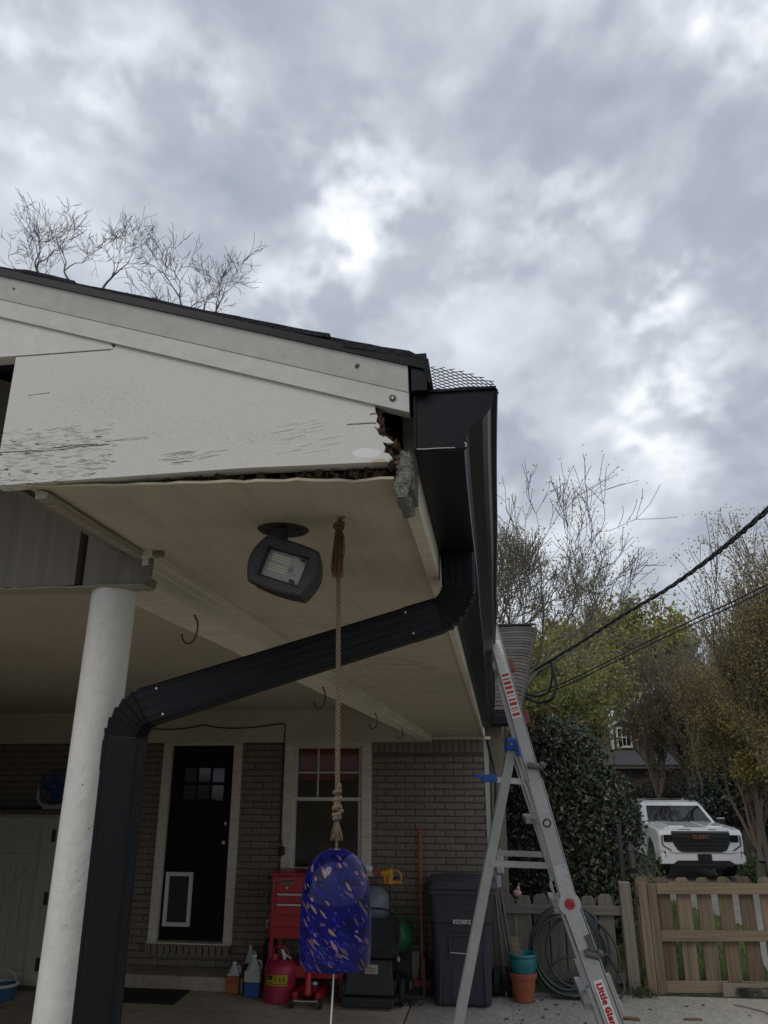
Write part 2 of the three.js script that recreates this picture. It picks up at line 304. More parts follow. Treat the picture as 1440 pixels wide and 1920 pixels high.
  // plywood gable wall over the carport opening
  const gp = (x0, x1, z0, z1) => { const q = ex([[x0, 2.402], [x1, 2.406], [x1, Math.min(roofTop(x1) - .05, 9)], [x0, roofTop(x0) - .05]], z1 - z0); return q.translate(0, 0, z0); };
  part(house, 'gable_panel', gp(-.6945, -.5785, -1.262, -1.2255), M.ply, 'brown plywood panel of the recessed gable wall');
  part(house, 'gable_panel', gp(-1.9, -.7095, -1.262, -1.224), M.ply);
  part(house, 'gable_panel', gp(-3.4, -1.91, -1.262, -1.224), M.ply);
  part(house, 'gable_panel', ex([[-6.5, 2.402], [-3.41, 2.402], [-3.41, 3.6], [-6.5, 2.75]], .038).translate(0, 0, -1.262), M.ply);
  part(house, 'groove_batten', gp(-.712, -.692, -1.266, -1.252), M.ply);
  part(house, 'peeling_edge', jitter(metric(new THREE.BoxGeometry(.72, .0035, .046, 60, 1, 2).translate(-.9385, 2.4025, -1.2435)), .004, 90), M.oldtrim, 'peeling white lower edge of the gable panel');

  // soffit, with a ragged near edge
  const R2 = rngOf(21), edge = []; for (let i = 0; i <= 26; i++) { const x = lerp(-.565, -.108, i / 26); edge.push([x, -.885 - R2() * .006 - (i > 19 ? R2() * .010 : 0)]); }
  const so = plan([...edge, [-.106, -1.02], [-.092, -8.868], [-.665, -8.868], [-.585, -1.22], [-.60, -.88]], 2.455, .0035);
  { const p = so.attributes.position; for (let i = 0; i < p.count; i++) { const x = p.getX(i), z = p.getZ(i); p.setY(i, p.getY(i) + (z > -1.2 ? lerp(.002, -.010, clamp((x + .6) / .5, 0, 1)) : 0)); } }
  { const p = so.attributes.position, u = so.attributes.uv; for (let i = 0; i < p.count; i++) u.setXY(i, (p.getX(i) + .68) / .6, (p.getZ(i) + 8.9) / 8.05); }
  const soffitMat = canvasMat(512, 2048, (g, w, h) => {
    const r = rngOf(88); g.fillStyle = S([.485, .428, .322]); g.fillRect(0, 0, w, h);
    for (let i = 0; i < 5200; i++) { const v = r(); g.fillStyle = v > .5 ? 'rgba(255,246,222,.035)' : 'rgba(96,82,58,.04)'; g.fillRect(r() * w, r() * h, 2 + r() * 3, 10 + r() * 90); }
    for (let i = 0; i < 1500; i++) { g.fillStyle = 'rgba(90,76,52,.035)'; g.beginPath(); g.ellipse(r() * w, r() * h, 8 + r() * 30, 4 + r() * 14, 0, 0, 7); g.fill(); }
    for (let i = 0; i < 150; i++) { const y = h * Math.pow(r(), .35); g.fillStyle = 'rgba(46,36,26,.8)'; g.fillRect(r() * w, y, 1.2 + r() * 2, 1 + r()); }
    for (let i = 0; i < 9; i++) { const y = h * (.93 - i * .045), x = r() * w; g.strokeStyle = 'rgba(70,56,40,.55)'; g.lineWidth = .8; g.beginPath(); g.moveTo(x, y); g.lineTo(x + 6 + r() * 14, y + (r() - .5) * 4); g.stroke(); }
    for (let k = 0; k < 3; k++) { g.strokeStyle = 'rgba(112,84,52,.35)'; g.lineWidth = 3 + k; g.beginPath(); g.ellipse(w * .6, h * (.2 + .02 * k), 60 + 20 * k, 12 + 5 * k, .1, 0, 7); g.stroke(); }
  }, { rough: .75 });
  part(house, 'soffit', so, soffitMat, 'flat beige soffit under the eave');
  part(house, 'soffit_batten', span(-.47, -.1, 2.4525, 2.4575, -7.02, -7.008), M.trim);
  part(house, 'soffit_end_board', span(-.645, -.02, 2.425, 2.4555, -8.842, -8.815), M.trim);
  part(house, 'wall_trim', span(-.098, -.05, .9, 2.425, -8.93, -8.862), M.rake, 'pale corner board beside the brick wall');
  // fascia in two lapped boards, its near end rotted grey
  part(house, 'fascia_board', span(-.1045, -.083, 2.432, 2.565, -1.78, -.962, .002), M.trim);
  part(house, 'fascia_board', span(-.101, -.0815, 2.437, 2.565, -8.8, -1.786, .002), M.trim);
  part(house, 'fascia_end', jitter(span(-.1055, -.0835, 2.4315, 2.478, -.960, -.892).clone(), .001, 40), M.greyrot);
  const rot = new THREE.BoxGeometry(.018, .062, .085, 6, 16, 12); rot.translate(-.0985, 2.451, -.930);
  { const p = rot.attributes.position; for (let i = 0; i < p.count; i++) { const y = p.getY(i), t = (y - 2.42) / .062; p.setX(i, -.0985 + (p.getX(i) + .0985) * (.6 + .5 * Math.sin(Math.PI * clamp(t * 1.05, 0, 1))) + .006 * t); } }
  part(house, 'rotted_fascia_end', jitter(metric(rot), 0.010, 130, 4), M.greyrot, 'crumbling grey rotted end of the fascia');

  // white boards closing the end of the eave box
  const rk = x => roofTop(x) - .070;
  const top = []; for (let i = 0; i <= 10; i++) { const x = lerp(-.489, -.131, i / 10); top.push([x, rk(x)]); }
  const rag = [[-.130, 2.535], [-.127, 2.527], [-.129, 2.520], [-.124, 2.514], [-.127, 2.507], [-.125, 2.501], [-.116, 2.498], [-.106, 2.489], [-.114, 2.489], [-.121, 2.491], [-.117, 2.484], [-.119, 2.477], [-.112, 2.474], [-.108, 2.468], [-.112, 2.464]];
  const board = ex([[-.641, 2.4585], [-.641, 2.6515], [-.50, 2.6515], ...top, ...rag, [-.3, 2.4655]].reverse(), .022).translate(0, 0, -.9);
  { const p = board.attributes.position, u = board.attributes.uv; for (let i = 0; i < p.count; i++) u.setXY(i, (p.getX(i) + .645) / .545, (p.getY(i) - 2.45) / .21); }
  const cracks = (g, w, h, bumpy) => {
    const r = rngOf(5); g.fillStyle = bumpy ? 'rgb(200,200,200)' : S([.60, .59, .545]); g.fillRect(0, 0, w, h);
    for (let i = 0; i < 9000; i++) { const x = r() * w, y = r() * h, v = r(); g.fillStyle = bumpy ? `rgba(${v > .5 ? 255 : 120},${v > .5 ? 255 : 120},${v > .5 ? 255 : 120},.10)` : (v > .55 ? 'rgba(255,252,244,.06)' : 'rgba(92,88,78,.07)'); g.fillRect(x, y, 2 + r() * 5, 1 + r() * 3); }
    if (!bumpy) { // mildew staining, as specks
      for (const [cx, cy, sx, sy, n, a] of [[.27, .42, .11, .17, 900, .045], [.46, .66, .14, .10, 500, .04], [.66, .72, .10, .08, 400, .04], [.10, .80, .12, .14, 700, .05]]) for (let i = 0; i < n; i++) { const q = () => (r() + r() + r() - 1.5) / 1.5; g.fillStyle = `rgba(84,82,78,${a})`; g.fillRect((cx + q() * sx * 1.6) * w, (cy + q() * sy * 1.6) * h, 2 + r() * 6, 1 + r() * 5); }
      g.fillStyle = 'rgba(150,120,80,.35)'; g.beginPath(); g.ellipse(.955 * w, .93 * h, 18, 10, 0, 0, 7); g.fill();
      g.fillStyle = 'rgba(236,236,236,.6)'; g.beginPath(); g.ellipse(.925 * w, .87 * h, 34, 16, .1, 0, 7); g.fill();
    }
    const ink = bumpy ? 'rgb(0,0,0)' : 'rgb(84,76,66)';
    const walk = (x, y, len, lw, slope, wob) => { g.strokeStyle = ink; g.lineWidth = lw; g.beginPath(); g.moveTo(x, y); for (let s = 0; s < len; s += 5) { x += 5; y += slope * 5 + (r() - .5) * wob; g.lineTo(x, y); } g.stroke(); };
    walk(0, .733 * h, 300, 2.6, -.03, 2); walk(150, .722 * h, 120, 3.6, -.02, 3); walk(290, .70 * h, 110, 1.2, -.05, 1.5);
    for (let i = 0; i < 120; i++) walk(r() * 300 - 10, h * (.58 + .41 * r()), 8 + r() * 34, .4 + r() * .7, -.25 + .5 * r(), 5);
    if (!bumpy) for (let i = 0; i < 26; i++) { g.fillStyle = 'rgba(150,142,128,.55)'; g.beginPath(); const x = r() * 320, y = h * (.62 + .36 * r()); for (let k = 0; k < 9; k++) g.lineTo(x + Math.cos(k * .7) * (4 + r() * 13), y + Math.sin(k * .7) * (2 + r() * 5)); g.fill(); }
    for (let i = 0; i < 16; i++) walk(430 + r() * 150, h * (.80 + .08 * r()), 12 + r() * 45, .5 + r() * .8, -.1, 4);
    for (let i = 0; i < 12; i++) walk(700 + r() * 150, h * (.66 + .2 * r()), 20 + r() * 50, .35 + r() * .3, -.16, 2);
    for (let i = 0; i < 14; i++) { g.fillStyle = ink; g.beginPath(); g.ellipse(r() * 330, h * (.58 + .38 * r()), 3 + r() * 7, 1.5 + r() * 2, 0, 0, 7); g.fill(); }
    walk(900, .68 * h, 70, 2.5, .02, 3); walk(955, .62 * h, 40, 3, -.06, 4);
    walk(60, .335 * h, 60, 1.2, -.06, 2);
  };
  const boardMat = canvasMat(1024, 512, (g, w, h) => cracks(g, w, h, false), { rough: .62, bumpDraw: (g, w, h) => cracks(g, w, h, true), bump: .0022 });
  part(house, 'eave_end_board', board, boardMat, 'cracked white board closing the eave end, rotted at its right');
  part(house, 'eave_end_board', ex([[-1.6, 2.654], [-.62, 2.6535], [-.496, 2.6535], [-.505, rk(-.505)], [-1.6, rk(-1.6)]], .022).translate(0, 0, -.8995), M.white);
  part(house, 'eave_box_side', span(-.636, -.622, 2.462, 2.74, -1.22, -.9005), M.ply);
  // splintered wood at the break, and debris lying in the open gap
  const R3 = rngOf(9), sp = []; for (let i = 0; i < 170; i++) { const q = rag[Math.floor(R3() * rag.length)]; sp.push(mv(new THREE.TetrahedronGeometry(.003 + R3() * .0035), [q[0] + .0015 + (R3() - .5) * .007, q[1] + (R3() - .5) * .008, -.890 + (R3() - .5) * .016], [R3() * 3, R3() * 3, R3() * 3], [1.8, .7, .7])); }
  part(house, 'rotted_core', jitter(ex([[-.135, 2.470], ...rag.map(([x, y], i) => [x + .0035 + .003 * ((i * 7) % 3), y]).reverse(), [-.135, 2.535]], .012).translate(0, 0, -.8985), .003, 200), M.rawwood, 'brown rotted wood behind the broken paint');
  part(house, 'rotted_splinters', sp.map(clean), M.rawwood).userData.kind = 'stuff';
  const lf = []; for (let i = 0; i < 320; i++) { const dx = -.12 - Math.pow(R3(), 1.4) * .33; lf.push(mv(new THREE.TetrahedronGeometry(.003 + R3() * .005), [dx, 2.4615 + lerp(.002, -.010, clamp((dx + .6) / .5, 0, 1)) + R3() * .007, -.894 - R3() * .03], [R3() * 3, R3() * 3, R3() * 3], [1.4, .4, 1])); }
  part(house, 'debris_in_gap', lf.map(clean), M.rawwood).userData.kind = 'stuff';
  part(house, 'eave_framing', [span(-.60, -.108, 2.468, 2.53, -1.05, -1.0), span(-.13, -.106, 2.468, 2.56, -8.8, -1.0)], M.rawwood);

  // rake boards
  const rake = (x0, x1, o0, o1, z0, z1) => ex([[x0, roofTop(x0) - o1], [x1, roofTop(x1) - o1], [x1, roofTop(x1) - o0], [x0, roofTop(x0) - o0]], z1 - z0).translate(0, 0, z0);
  { // upper board leans out under the shingles
    const ring = x => [[x, roofTop(x) - .012, -.8635], [x, roofTop(x) - .047, -.8725], [x, roofTop(x) - .047, -.888], [x, roofTop(x) - .012, -.888]], n = 24, pos = [];
    const quad = (p, q, r, t) => pos.push(...p, ...q, ...r, ...p, ...r, ...t);
    for (let i = 0; i < n; i++) { const A = ring(lerp(-3.45, -.0865, i / n)), B = ring(lerp(-3.45, -.0865, (i + 1) / n)); for (let k = 0; k < 4; k++) { const m = (k + 1) % 4; quad(A[k], A[m], B[m], B[k]); } }
    const E = ring(-.0865); quad(E[0], E[1], E[2], E[3]);
    const g = new THREE.BufferGeometry(); g.setAttribute('position', new THREE.Float32BufferAttribute(pos, 3)); g.setAttribute('uv', new THREE.Float32BufferAttribute(new Float32Array(pos.length / 3 * 2), 2)); g.computeVertexNormals();
    part(house, 'rake_board', metric(g), M.rake, 'upper white rake board under the shingles');
    part(house, 'rake_drip_edge', rake(-3.45, -.064, .0035, .0145, -.884, -.861), M.black, 'black metal drip edge along the rake');
  }
  part(house, 'rake_board', join([rake(-3.45, -.0862, .0475, .0745, -.892, -.8735)]), M.rake, 'lower white rake board');
  for (const [x, y, zz] of [[-.107, 2.5485, -.873], [-.105, 2.5505, -.873]].slice(0, 1)) {
    const s = part(house, 'screw', [cyl(.0042, .0042, .003, [x, y, zz], [Math.PI / 2, 0, 0], 14)], M.wire, 'dark screw head in the rake board');
    part(s, 'cross_slot', [bx(.005, .0009, .0006, [x, y, zz + .0017]), bx(.0009, .005, .0005, [x, y, zz + .0018])], M.steel);
  }
  for (const [x, o] of [[-.152, .028], [-.655, .026]]) part(house, 'nail_head', jitter(cyl(.003, .0034, .002, [x, roofTop(x) - o, o < .04 ? -.868 : -.873], [Math.PI / 2, 0, 0], 9), .002, 300), M.greyrot);

  // roof: deck and shingle courses, both slopes
  const roof = part(house, 'roof', [ex([[-3.45, roofTop(-3.45) - .026], [-.075, roofTop(-.075) - .026], [-.075, roofTop(-.075) - .012], [-3.45, roofTop(-3.45) - .012]], 10.95).translate(0, 0, -11.85), ex([[-6.9, roofTop(0) - .026], [-3.45, roofTop(-3.45) - .026], [-3.45, roofTop(-3.45) - .012], [-6.9, roofTop(0) - .012]], 8.4).translate(0, 0, -9.25)], M.shingle, 'dark shingled roof over the carport');
  const R4 = rngOf(31), ang = Math.atan(.3235);
  for (let i = 0; i < 27; i++) {
    const x = -.115 - i * .126, len = .15 + R4() * .01, th = .005 + R4() * .003, zf = -.857 - R4() * .012;
    const g = new THREE.BoxGeometry(len, th, 10.8, 6, 1, 70); g.rotateZ(-ang + .014); g.translate(x - .02, roofTop(x - .02) + .0015, zf - 5.4);
    part(roof, 'shingle_course', jitter(metric(g), .0035, 30, i), M.shingle);
  }
  { // curled felt and starter strip at the eave
    const prof = [[-.17, 2.6310], [-.13, 2.6185], [-.107, 2.6135], [-.085, 2.608], [-.068, 2.599], [-.059, 2.587], [-.0565, 2.562], [-.0605, 2.562], [-.064, 2.582], [-.073, 2.592], [-.09, 2.599], [-.11, 2.604], [-.17, 2.6215]];
    const g = new THREE.ExtrudeGeometry(new THREE.Shape(prof.map(p => new THREE.Vector2(...p))), { depth: 8.0, steps: 90, bevelEnabled: false }); g.translate(0, 0, -8.861);
    part(roof, 'eave_shingles', jitter(metric(g), .004, 34, 3), M.shingle, 'curled dark shingles at the eave');
    part(roof, 'drip_edge', [span(-.082, -.0625, 2.553, 2.605, -8.8, -.8645)], M.black);
  }
  // pipe column
  const col = new THREE.CylinderGeometry(.038, .038, 2.403, 48, 60); { const p = col.attributes.position, u = col.attributes.uv; for (let i = 0; i < p.count; i++) u.setXY(i, u.getX(i) * .254, p.getY(i)); }
  const c2 = part(house, 'column', col, M.column, 'white painted round carport column'); c2.position.set(-.673, 1.2015, -1.263); c2.rotation.z = -.0165;
  const chips = []; const R5 = rngOf(3); for (let i = 0; i < 20; i++) { const t = -.9 + R5() * 2.2, y = 1.6 + Math.pow(R5(), .8) * .75; chips.push(mv(new THREE.SphereGeometry(1, 6, 4), [Math.sin(t) * .0376, y - 1.2015, Math.cos(t) * .0376], [0, t, 0], [.0008 + R5() * .0022, .0006 + R5() * .0010, .0007])); }
  part(c2, 'paint_blisters', chips.map(clean), M.column).userData.kind = 'stuff';
}

// ------------------------------------------------------------------ back door and window
{
  const door = part(house, 'door', rb(.735, 1.985, .045, .003, [-3.285, 1.38, -8.935]), M.blackdoor, 'black back door with six small panes');
  part(door, 'casing', [span(-3.752, -3.655, .37, 2.41, -8.9, -8.835, .004), span(-2.915, -2.818, .37, 2.41, -8.9, -8.835, .004), span(-3.654, -2.916, 2.375, 2.409, -8.9, -8.836), span(-3.752, -2.818, .352, .374, -8.95, -8.80, .004)], M.trim, 'beige door casing');
  for (let r = 0; r < 2; r++) for (let c = 0; c < 3; c++) part(door, 'pane', bx(.135, .15, .004, [-3.43 + c * .165, 2.055 - r * .185, -8.909], [-.012 * (c + 1) + .02, .02 * (1 - c), 0]), M.truckglass);
  part(door, 'muntin', [...[-3.52, -3.347, -3.182, -3.015].map(x => span(x - .011, x + .011, 1.775, 2.15, -8.914, -8.902)), ...[1.775, 1.962, 2.142].map(y => span(-3.508, -3.026, y - .011, y + .011, -8.9135, -8.9025))], M.blackdoor);
  part(door, 'pet_door', [span(-3.625, -3.315, 1.005, 1.045, -8.914, -8.89, .004), span(-3.625, -3.315, .51, .55, -8.914, -8.89, .004), span(-3.625, -3.583, .545, 1.01, -8.914, -8.891, .004), span(-3.357, -3.315, .545, 1.01, -8.914, -8.891, .004)], mat([.62, .62, .6], { rough: .5 }), 'white framed pet flap in the door');
  part(door, 'pet_flap', span(-3.585, -3.355, .548, 1.008, -8.9128, -8.909), M.blackplastic);
  part(door, 'sticker', cyl(.034, .034, .002, [-3.075, 1.80, -8.9105], [Math.PI / 2, 0, 0], 24), canvasMat(64, 64, (g, w, h) => { g.fillStyle = '#c9c7c2'; g.fillRect(0, 0, w, h); g.strokeStyle = '#333'; g.lineWidth = 5; g.strokeRect(20, 22, 24, 22); g.strokeRect(27, 14, 10, 12); }), 'round white sticker on the door');
  part(door, 'deadbolt', sph(.024, [-2.985, 1.545, -8.898], [1, 1, .6], 14), M.steel); part(door, 'handle', sph(.030, [-2.99, 1.35, -8.885], [1, 1, .9], 14), M.steel);

  const win = part(house, 'window', [span(-2.322, -2.215, 1.06, 2.412, -8.93, -8.838, .004), span(-1.442, -1.335, 1.06, 2.412, -8.93, -8.838, .004), span(-2.214, -1.443, 2.37, 2.411, -8.93, -8.84)], M.trim, 'pale cased sash window');
  part(win, 'sill', rb(1.03, .035, .14, .005, [-1.829, 1.062, -8.87]), M.trim);
  const sash = (y0, y1, z, nx, ny, nm) => {
    const g = [span(-2.214, -2.175, y0, y1, z - .03, z), span(-1.482, -1.443, y0, y1, z - .03, z), span(-2.175, -1.482, y0, y0 + .035, z - .03, z), span(-2.175, -1.482, y1 - .03, y1, z - .03, z)];
    for (let i = 1; i < nx; i++) { const x = lerp(-2.175, -1.482, i / nx); g.push(span(x - .009, x + .009, y0 + .035, y1 - .03, z - .024, z - .004)); }
    for (let i = 1; i < ny; i++) { const y = lerp(y0 + .035, y1 - .03, i / ny); g.push(span(-2.175, -1.482, y - .009, y + .009, z - .023, z - .005)); }
    part(win, 'sash', g, M.rake);
    for (let i = 0; i < nx; i++) for (let j = 0; j < ny; j++) { const a = lerp(-2.175, -1.482, i / nx), b = lerp(-2.175, -1.482, (i + 1) / nx), c = lerp(y0 + .035, y1 - .03, j / ny), d = lerp(y0 + .035, y1 - .03, (j + 1) / ny); part(win, 'pane', span(a + .004, b - .004, c + .004, d - .004, z - .0155, z - .0125), M.glass); }
  };
  sash(1.79, 2.37, -8.885, 3, 2); 
  sash(1.082, 1.815, -8.862, 1, 1);
  part(win, 'storm_frame', [span(-2.23, -1.428, 1.80, 1.822, -8.86, -8.835), span(-2.214, -2.196, 1.082, 1.80, -8.86, -8.848)], M.white);
  part(win, 'blind', [span(-2.17, -1.49, 2.02, 2.37, -8.955, -8.945), span(-2.17, -1.49, 2.0, 2.02, -8.957, -8.94)], mat([.16, .035, .02], { kind: 'wood', size: [.2, .4], amp: .3, rough: .8, rot: Math.PI / 2 }), 'reddish blind drawn part way down');
  part(house, 'room_behind_window', [span(-2.4, -1.25, 1.0, 1.04, -11, -9.05), span(-2.4, -1.25, 2.42, 2.46, -11, -9.05), span(-2.44, -2.4, 1.0, 2.46, -11, -9.05), span(-1.25, -1.21, 1.0, 2.46, -11, -9.05), span(-2.44, -1.21, 1.0, 2.46, -11.04, -11)], M.darkroom);
}
// ------------------------------------------------------------------ rear wing with the brown roof
{
  const wing = thing('house_wing', 'rear wing of the house with weathered brown shingle roof', 'house', [0, 0, 0]);
  part(wing, 'wall', span(-5, .12, 0, 2.72, -12.6, -9.9), M.brick[1]);
  const e = V(.36, 2.79, -9.62), top = V(.80, 4.31, -12.5), n = 26, R = rngOf(14);
  part(wing, 'deck', (() => { const g = new THREE.BufferGeometry(); g.setAttribute('position', new THREE.Float32BufferAttribute([-5, 2.765, -9.6, .345, 2.765, -9.6, .785, 4.285, -12.5, -5, 2.765, -9.6, .785, 4.285, -12.5, -5, 4.285, -12.5, -5, 2.7, -9.6, .785, 4.21, -12.5, .345, 2.70, -9.6, -5, 2.7, -9.6, -5, 4.21, -12.5, .785, 4.21, -12.5], 3)); g.setAttribute('uv', new THREE.Float32BufferAttribute(new Float32Array(24), 2)); g.computeVertexNormals(); return metric(g); })(), M.brownshingle[1]);
  for (let i = 0; i < n; i++) {
    const t = i / n, c = e.clone().lerp(top, t), w = c.x + 2.2, g = new THREE.BoxGeometry(w, .009, .150, 34, 1, 1); g.rotateX(.4836 - .07); g.translate(c.x - w / 2 + .006, c.y + .034, c.z - .05);
    const p = g.attributes.position; for (let k = 0; k < p.count; k++) { const x = p.getX(k), d = clamp((x - (c.x - .16)) / .16, 0, 1); p.setY(k, p.getY(k) - d * d * .05); }
    part(wing, 'shingle_course', jitter(metric(g), .012, 9, i), M.brownshingle[Math.floor(R() * 3)]);
  }
  part(wing, 'ridge_cap', jitter(bx(4.6, .03, .2, [-1.55, 4.335, -12.52], [.1, 0, 0]), .02, 8), M.brownshingle[1]);
  part(wing, 'gutter', [span(-4, .285, 2.62, 2.735, -9.62, -9.5, .01)], M.black);
  part(wing, 'fascia', [span(-4, .30, 2.60, 2.755, -9.70, -9.625)], M.darkwood);
}

// ------------------------------------------------------------------ gutter
{
  const gut = thing('rain_gutter', 'black metal gutter along the eave with closed end cap', 'gutter');
  const out = [[-.0795, 2.5565], [-.0795, 2.4785], [-.0175, 2.4765], [-.0165, 2.4925], [-.0125, 2.5000], [-.003, 2.5095], [.0065, 2.5185], [.0135, 2.5285], [.017, 2.539], [.019, 2.5475], [.0262, 2.5495], [.0275, 2.5545], [.0245, 2.5585], [.0165, 2.5575]];
  const t = .0011, inn = [[.0165, 2.5562], [.0238, 2.5572], [.0262, 2.5543], [.0252, 2.5507], [.0178, 2.5488], [.0157, 2.5395], [.0123, 2.5293], [.0055, 2.5195], [-.004, 2.5106], [-.0136, 2.5011], [-.0178, 2.4935], [-.0187, 2.4778], [-.0784, 2.4797], [-.0784, 2.5565]];
  const tr = new THREE.ExtrudeGeometry(new THREE.Shape([...out, ...inn].map(p => new THREE.Vector2(...p))), { depth: 6.55, steps: 60, bevelEnabled: false }).translate(0, 0, -7.43);
  { const p = tr.attributes.position; for (let i = 0; i < p.count; i++) { const z = p.getZ(i); p.setX(i, p.getX(i) + .0016 * Math.sin(z * 2.1) + .0008 * Math.sin(z * 7.3)); } tr.computeVertexNormals(); }
  part(gut, 'trough', metric(tr), M.black);
  const face = out.slice(0, 11).concat([[.0245, 2.5565], [-.0795, 2.5560]]);
  const cap = part(gut, 'end_cap', [ex(face, .0016).translate(0, 0, -.8805)], M.black, 'flat end cap of the gutter');
  part(cap, 'rim', [tube(out.slice(1, 11).map(p => [p[0], p[1], -.8775]), .0014, 70, 6), bx(.0024, .078, .005, [-.0795, 2.5175, -.8785]), bx(.103, .0035, .006, [-.028, 2.5568, -.8785], [0, 0, -.004]), tube([[-.079, 2.4782, -.8765], [-.017, 2.4762, -.8765]], .0009, 4, 6)], M.black);
  part(cap, 'sealant', [tube([[-.0775, 2.4779, -.8757], [-.071, 2.4772, -.8756], [-.05, 2.4774, -.8757], [-.03, 2.4768, -.8757]], .0007, 12, 5), tube([[-.0172, 2.4772, -.8757], [-.0165, 2.482, -.8757], [-.0185, 2.483, -.8757]], .0008, 8, 5)], mat([.45, .45, .44], { rough: .5 }), 'pale sealant bead on the cap seam');
  part(gut, 'hem_flap', ex([[-.0795, 2.556], [-.0755, 2.5555], [-.0785, 2.5715], [-.0805, 2.5715]], .004).translate(0, 0, -.879), M.rake, 'bent pale metal tab at the cap corner');
  // expanded-metal leaf guard
  const w = [], a = V(-.0575, 2.5845, 0), b = V(.021, 2.5572, 0), L = 1.3, n = 12;
  const pt = (s, z) => [lerp(a.x, b.x, s) + .0, lerp(a.y, b.y, s) + .0045 * Math.sin(Math.PI * s), z];
  const cellZ = .0085, rows = 13, m = Math.round(L / cellZ);
  const stick = (p, q) => { const A = V(...p), B = V(...q), len = A.distanceTo(B); const g = new THREE.BoxGeometry(.0009, len, .0009); g.applyQuaternion(new THREE.Quaternion().setFromUnitVectors(V(0, 1, 0), B.clone().sub(A).normalize())); g.translate((A.x + B.x) / 2, (A.y + B.y) / 2, (A.z + B.z) / 2); w.push(clean(g)); };
  for (let i = 0; i < m; i++) for (let r = 0; r < rows; r++) { const z0 = -.866 - i * cellZ, s0 = r / rows, s1 = (r + 1) / rows, o = (r % 2) * .5; stick(pt(s0, z0 - o * cellZ), pt(s1, z0 - (o + .5) * cellZ)); stick(pt(s0, z0 - o * cellZ), pt(s1, z0 - (o - .5) * cellZ)); }
  part(gut, 'leaf_guard', join(w), M.wire, 'wire mesh leaf guard over the gutter');
}
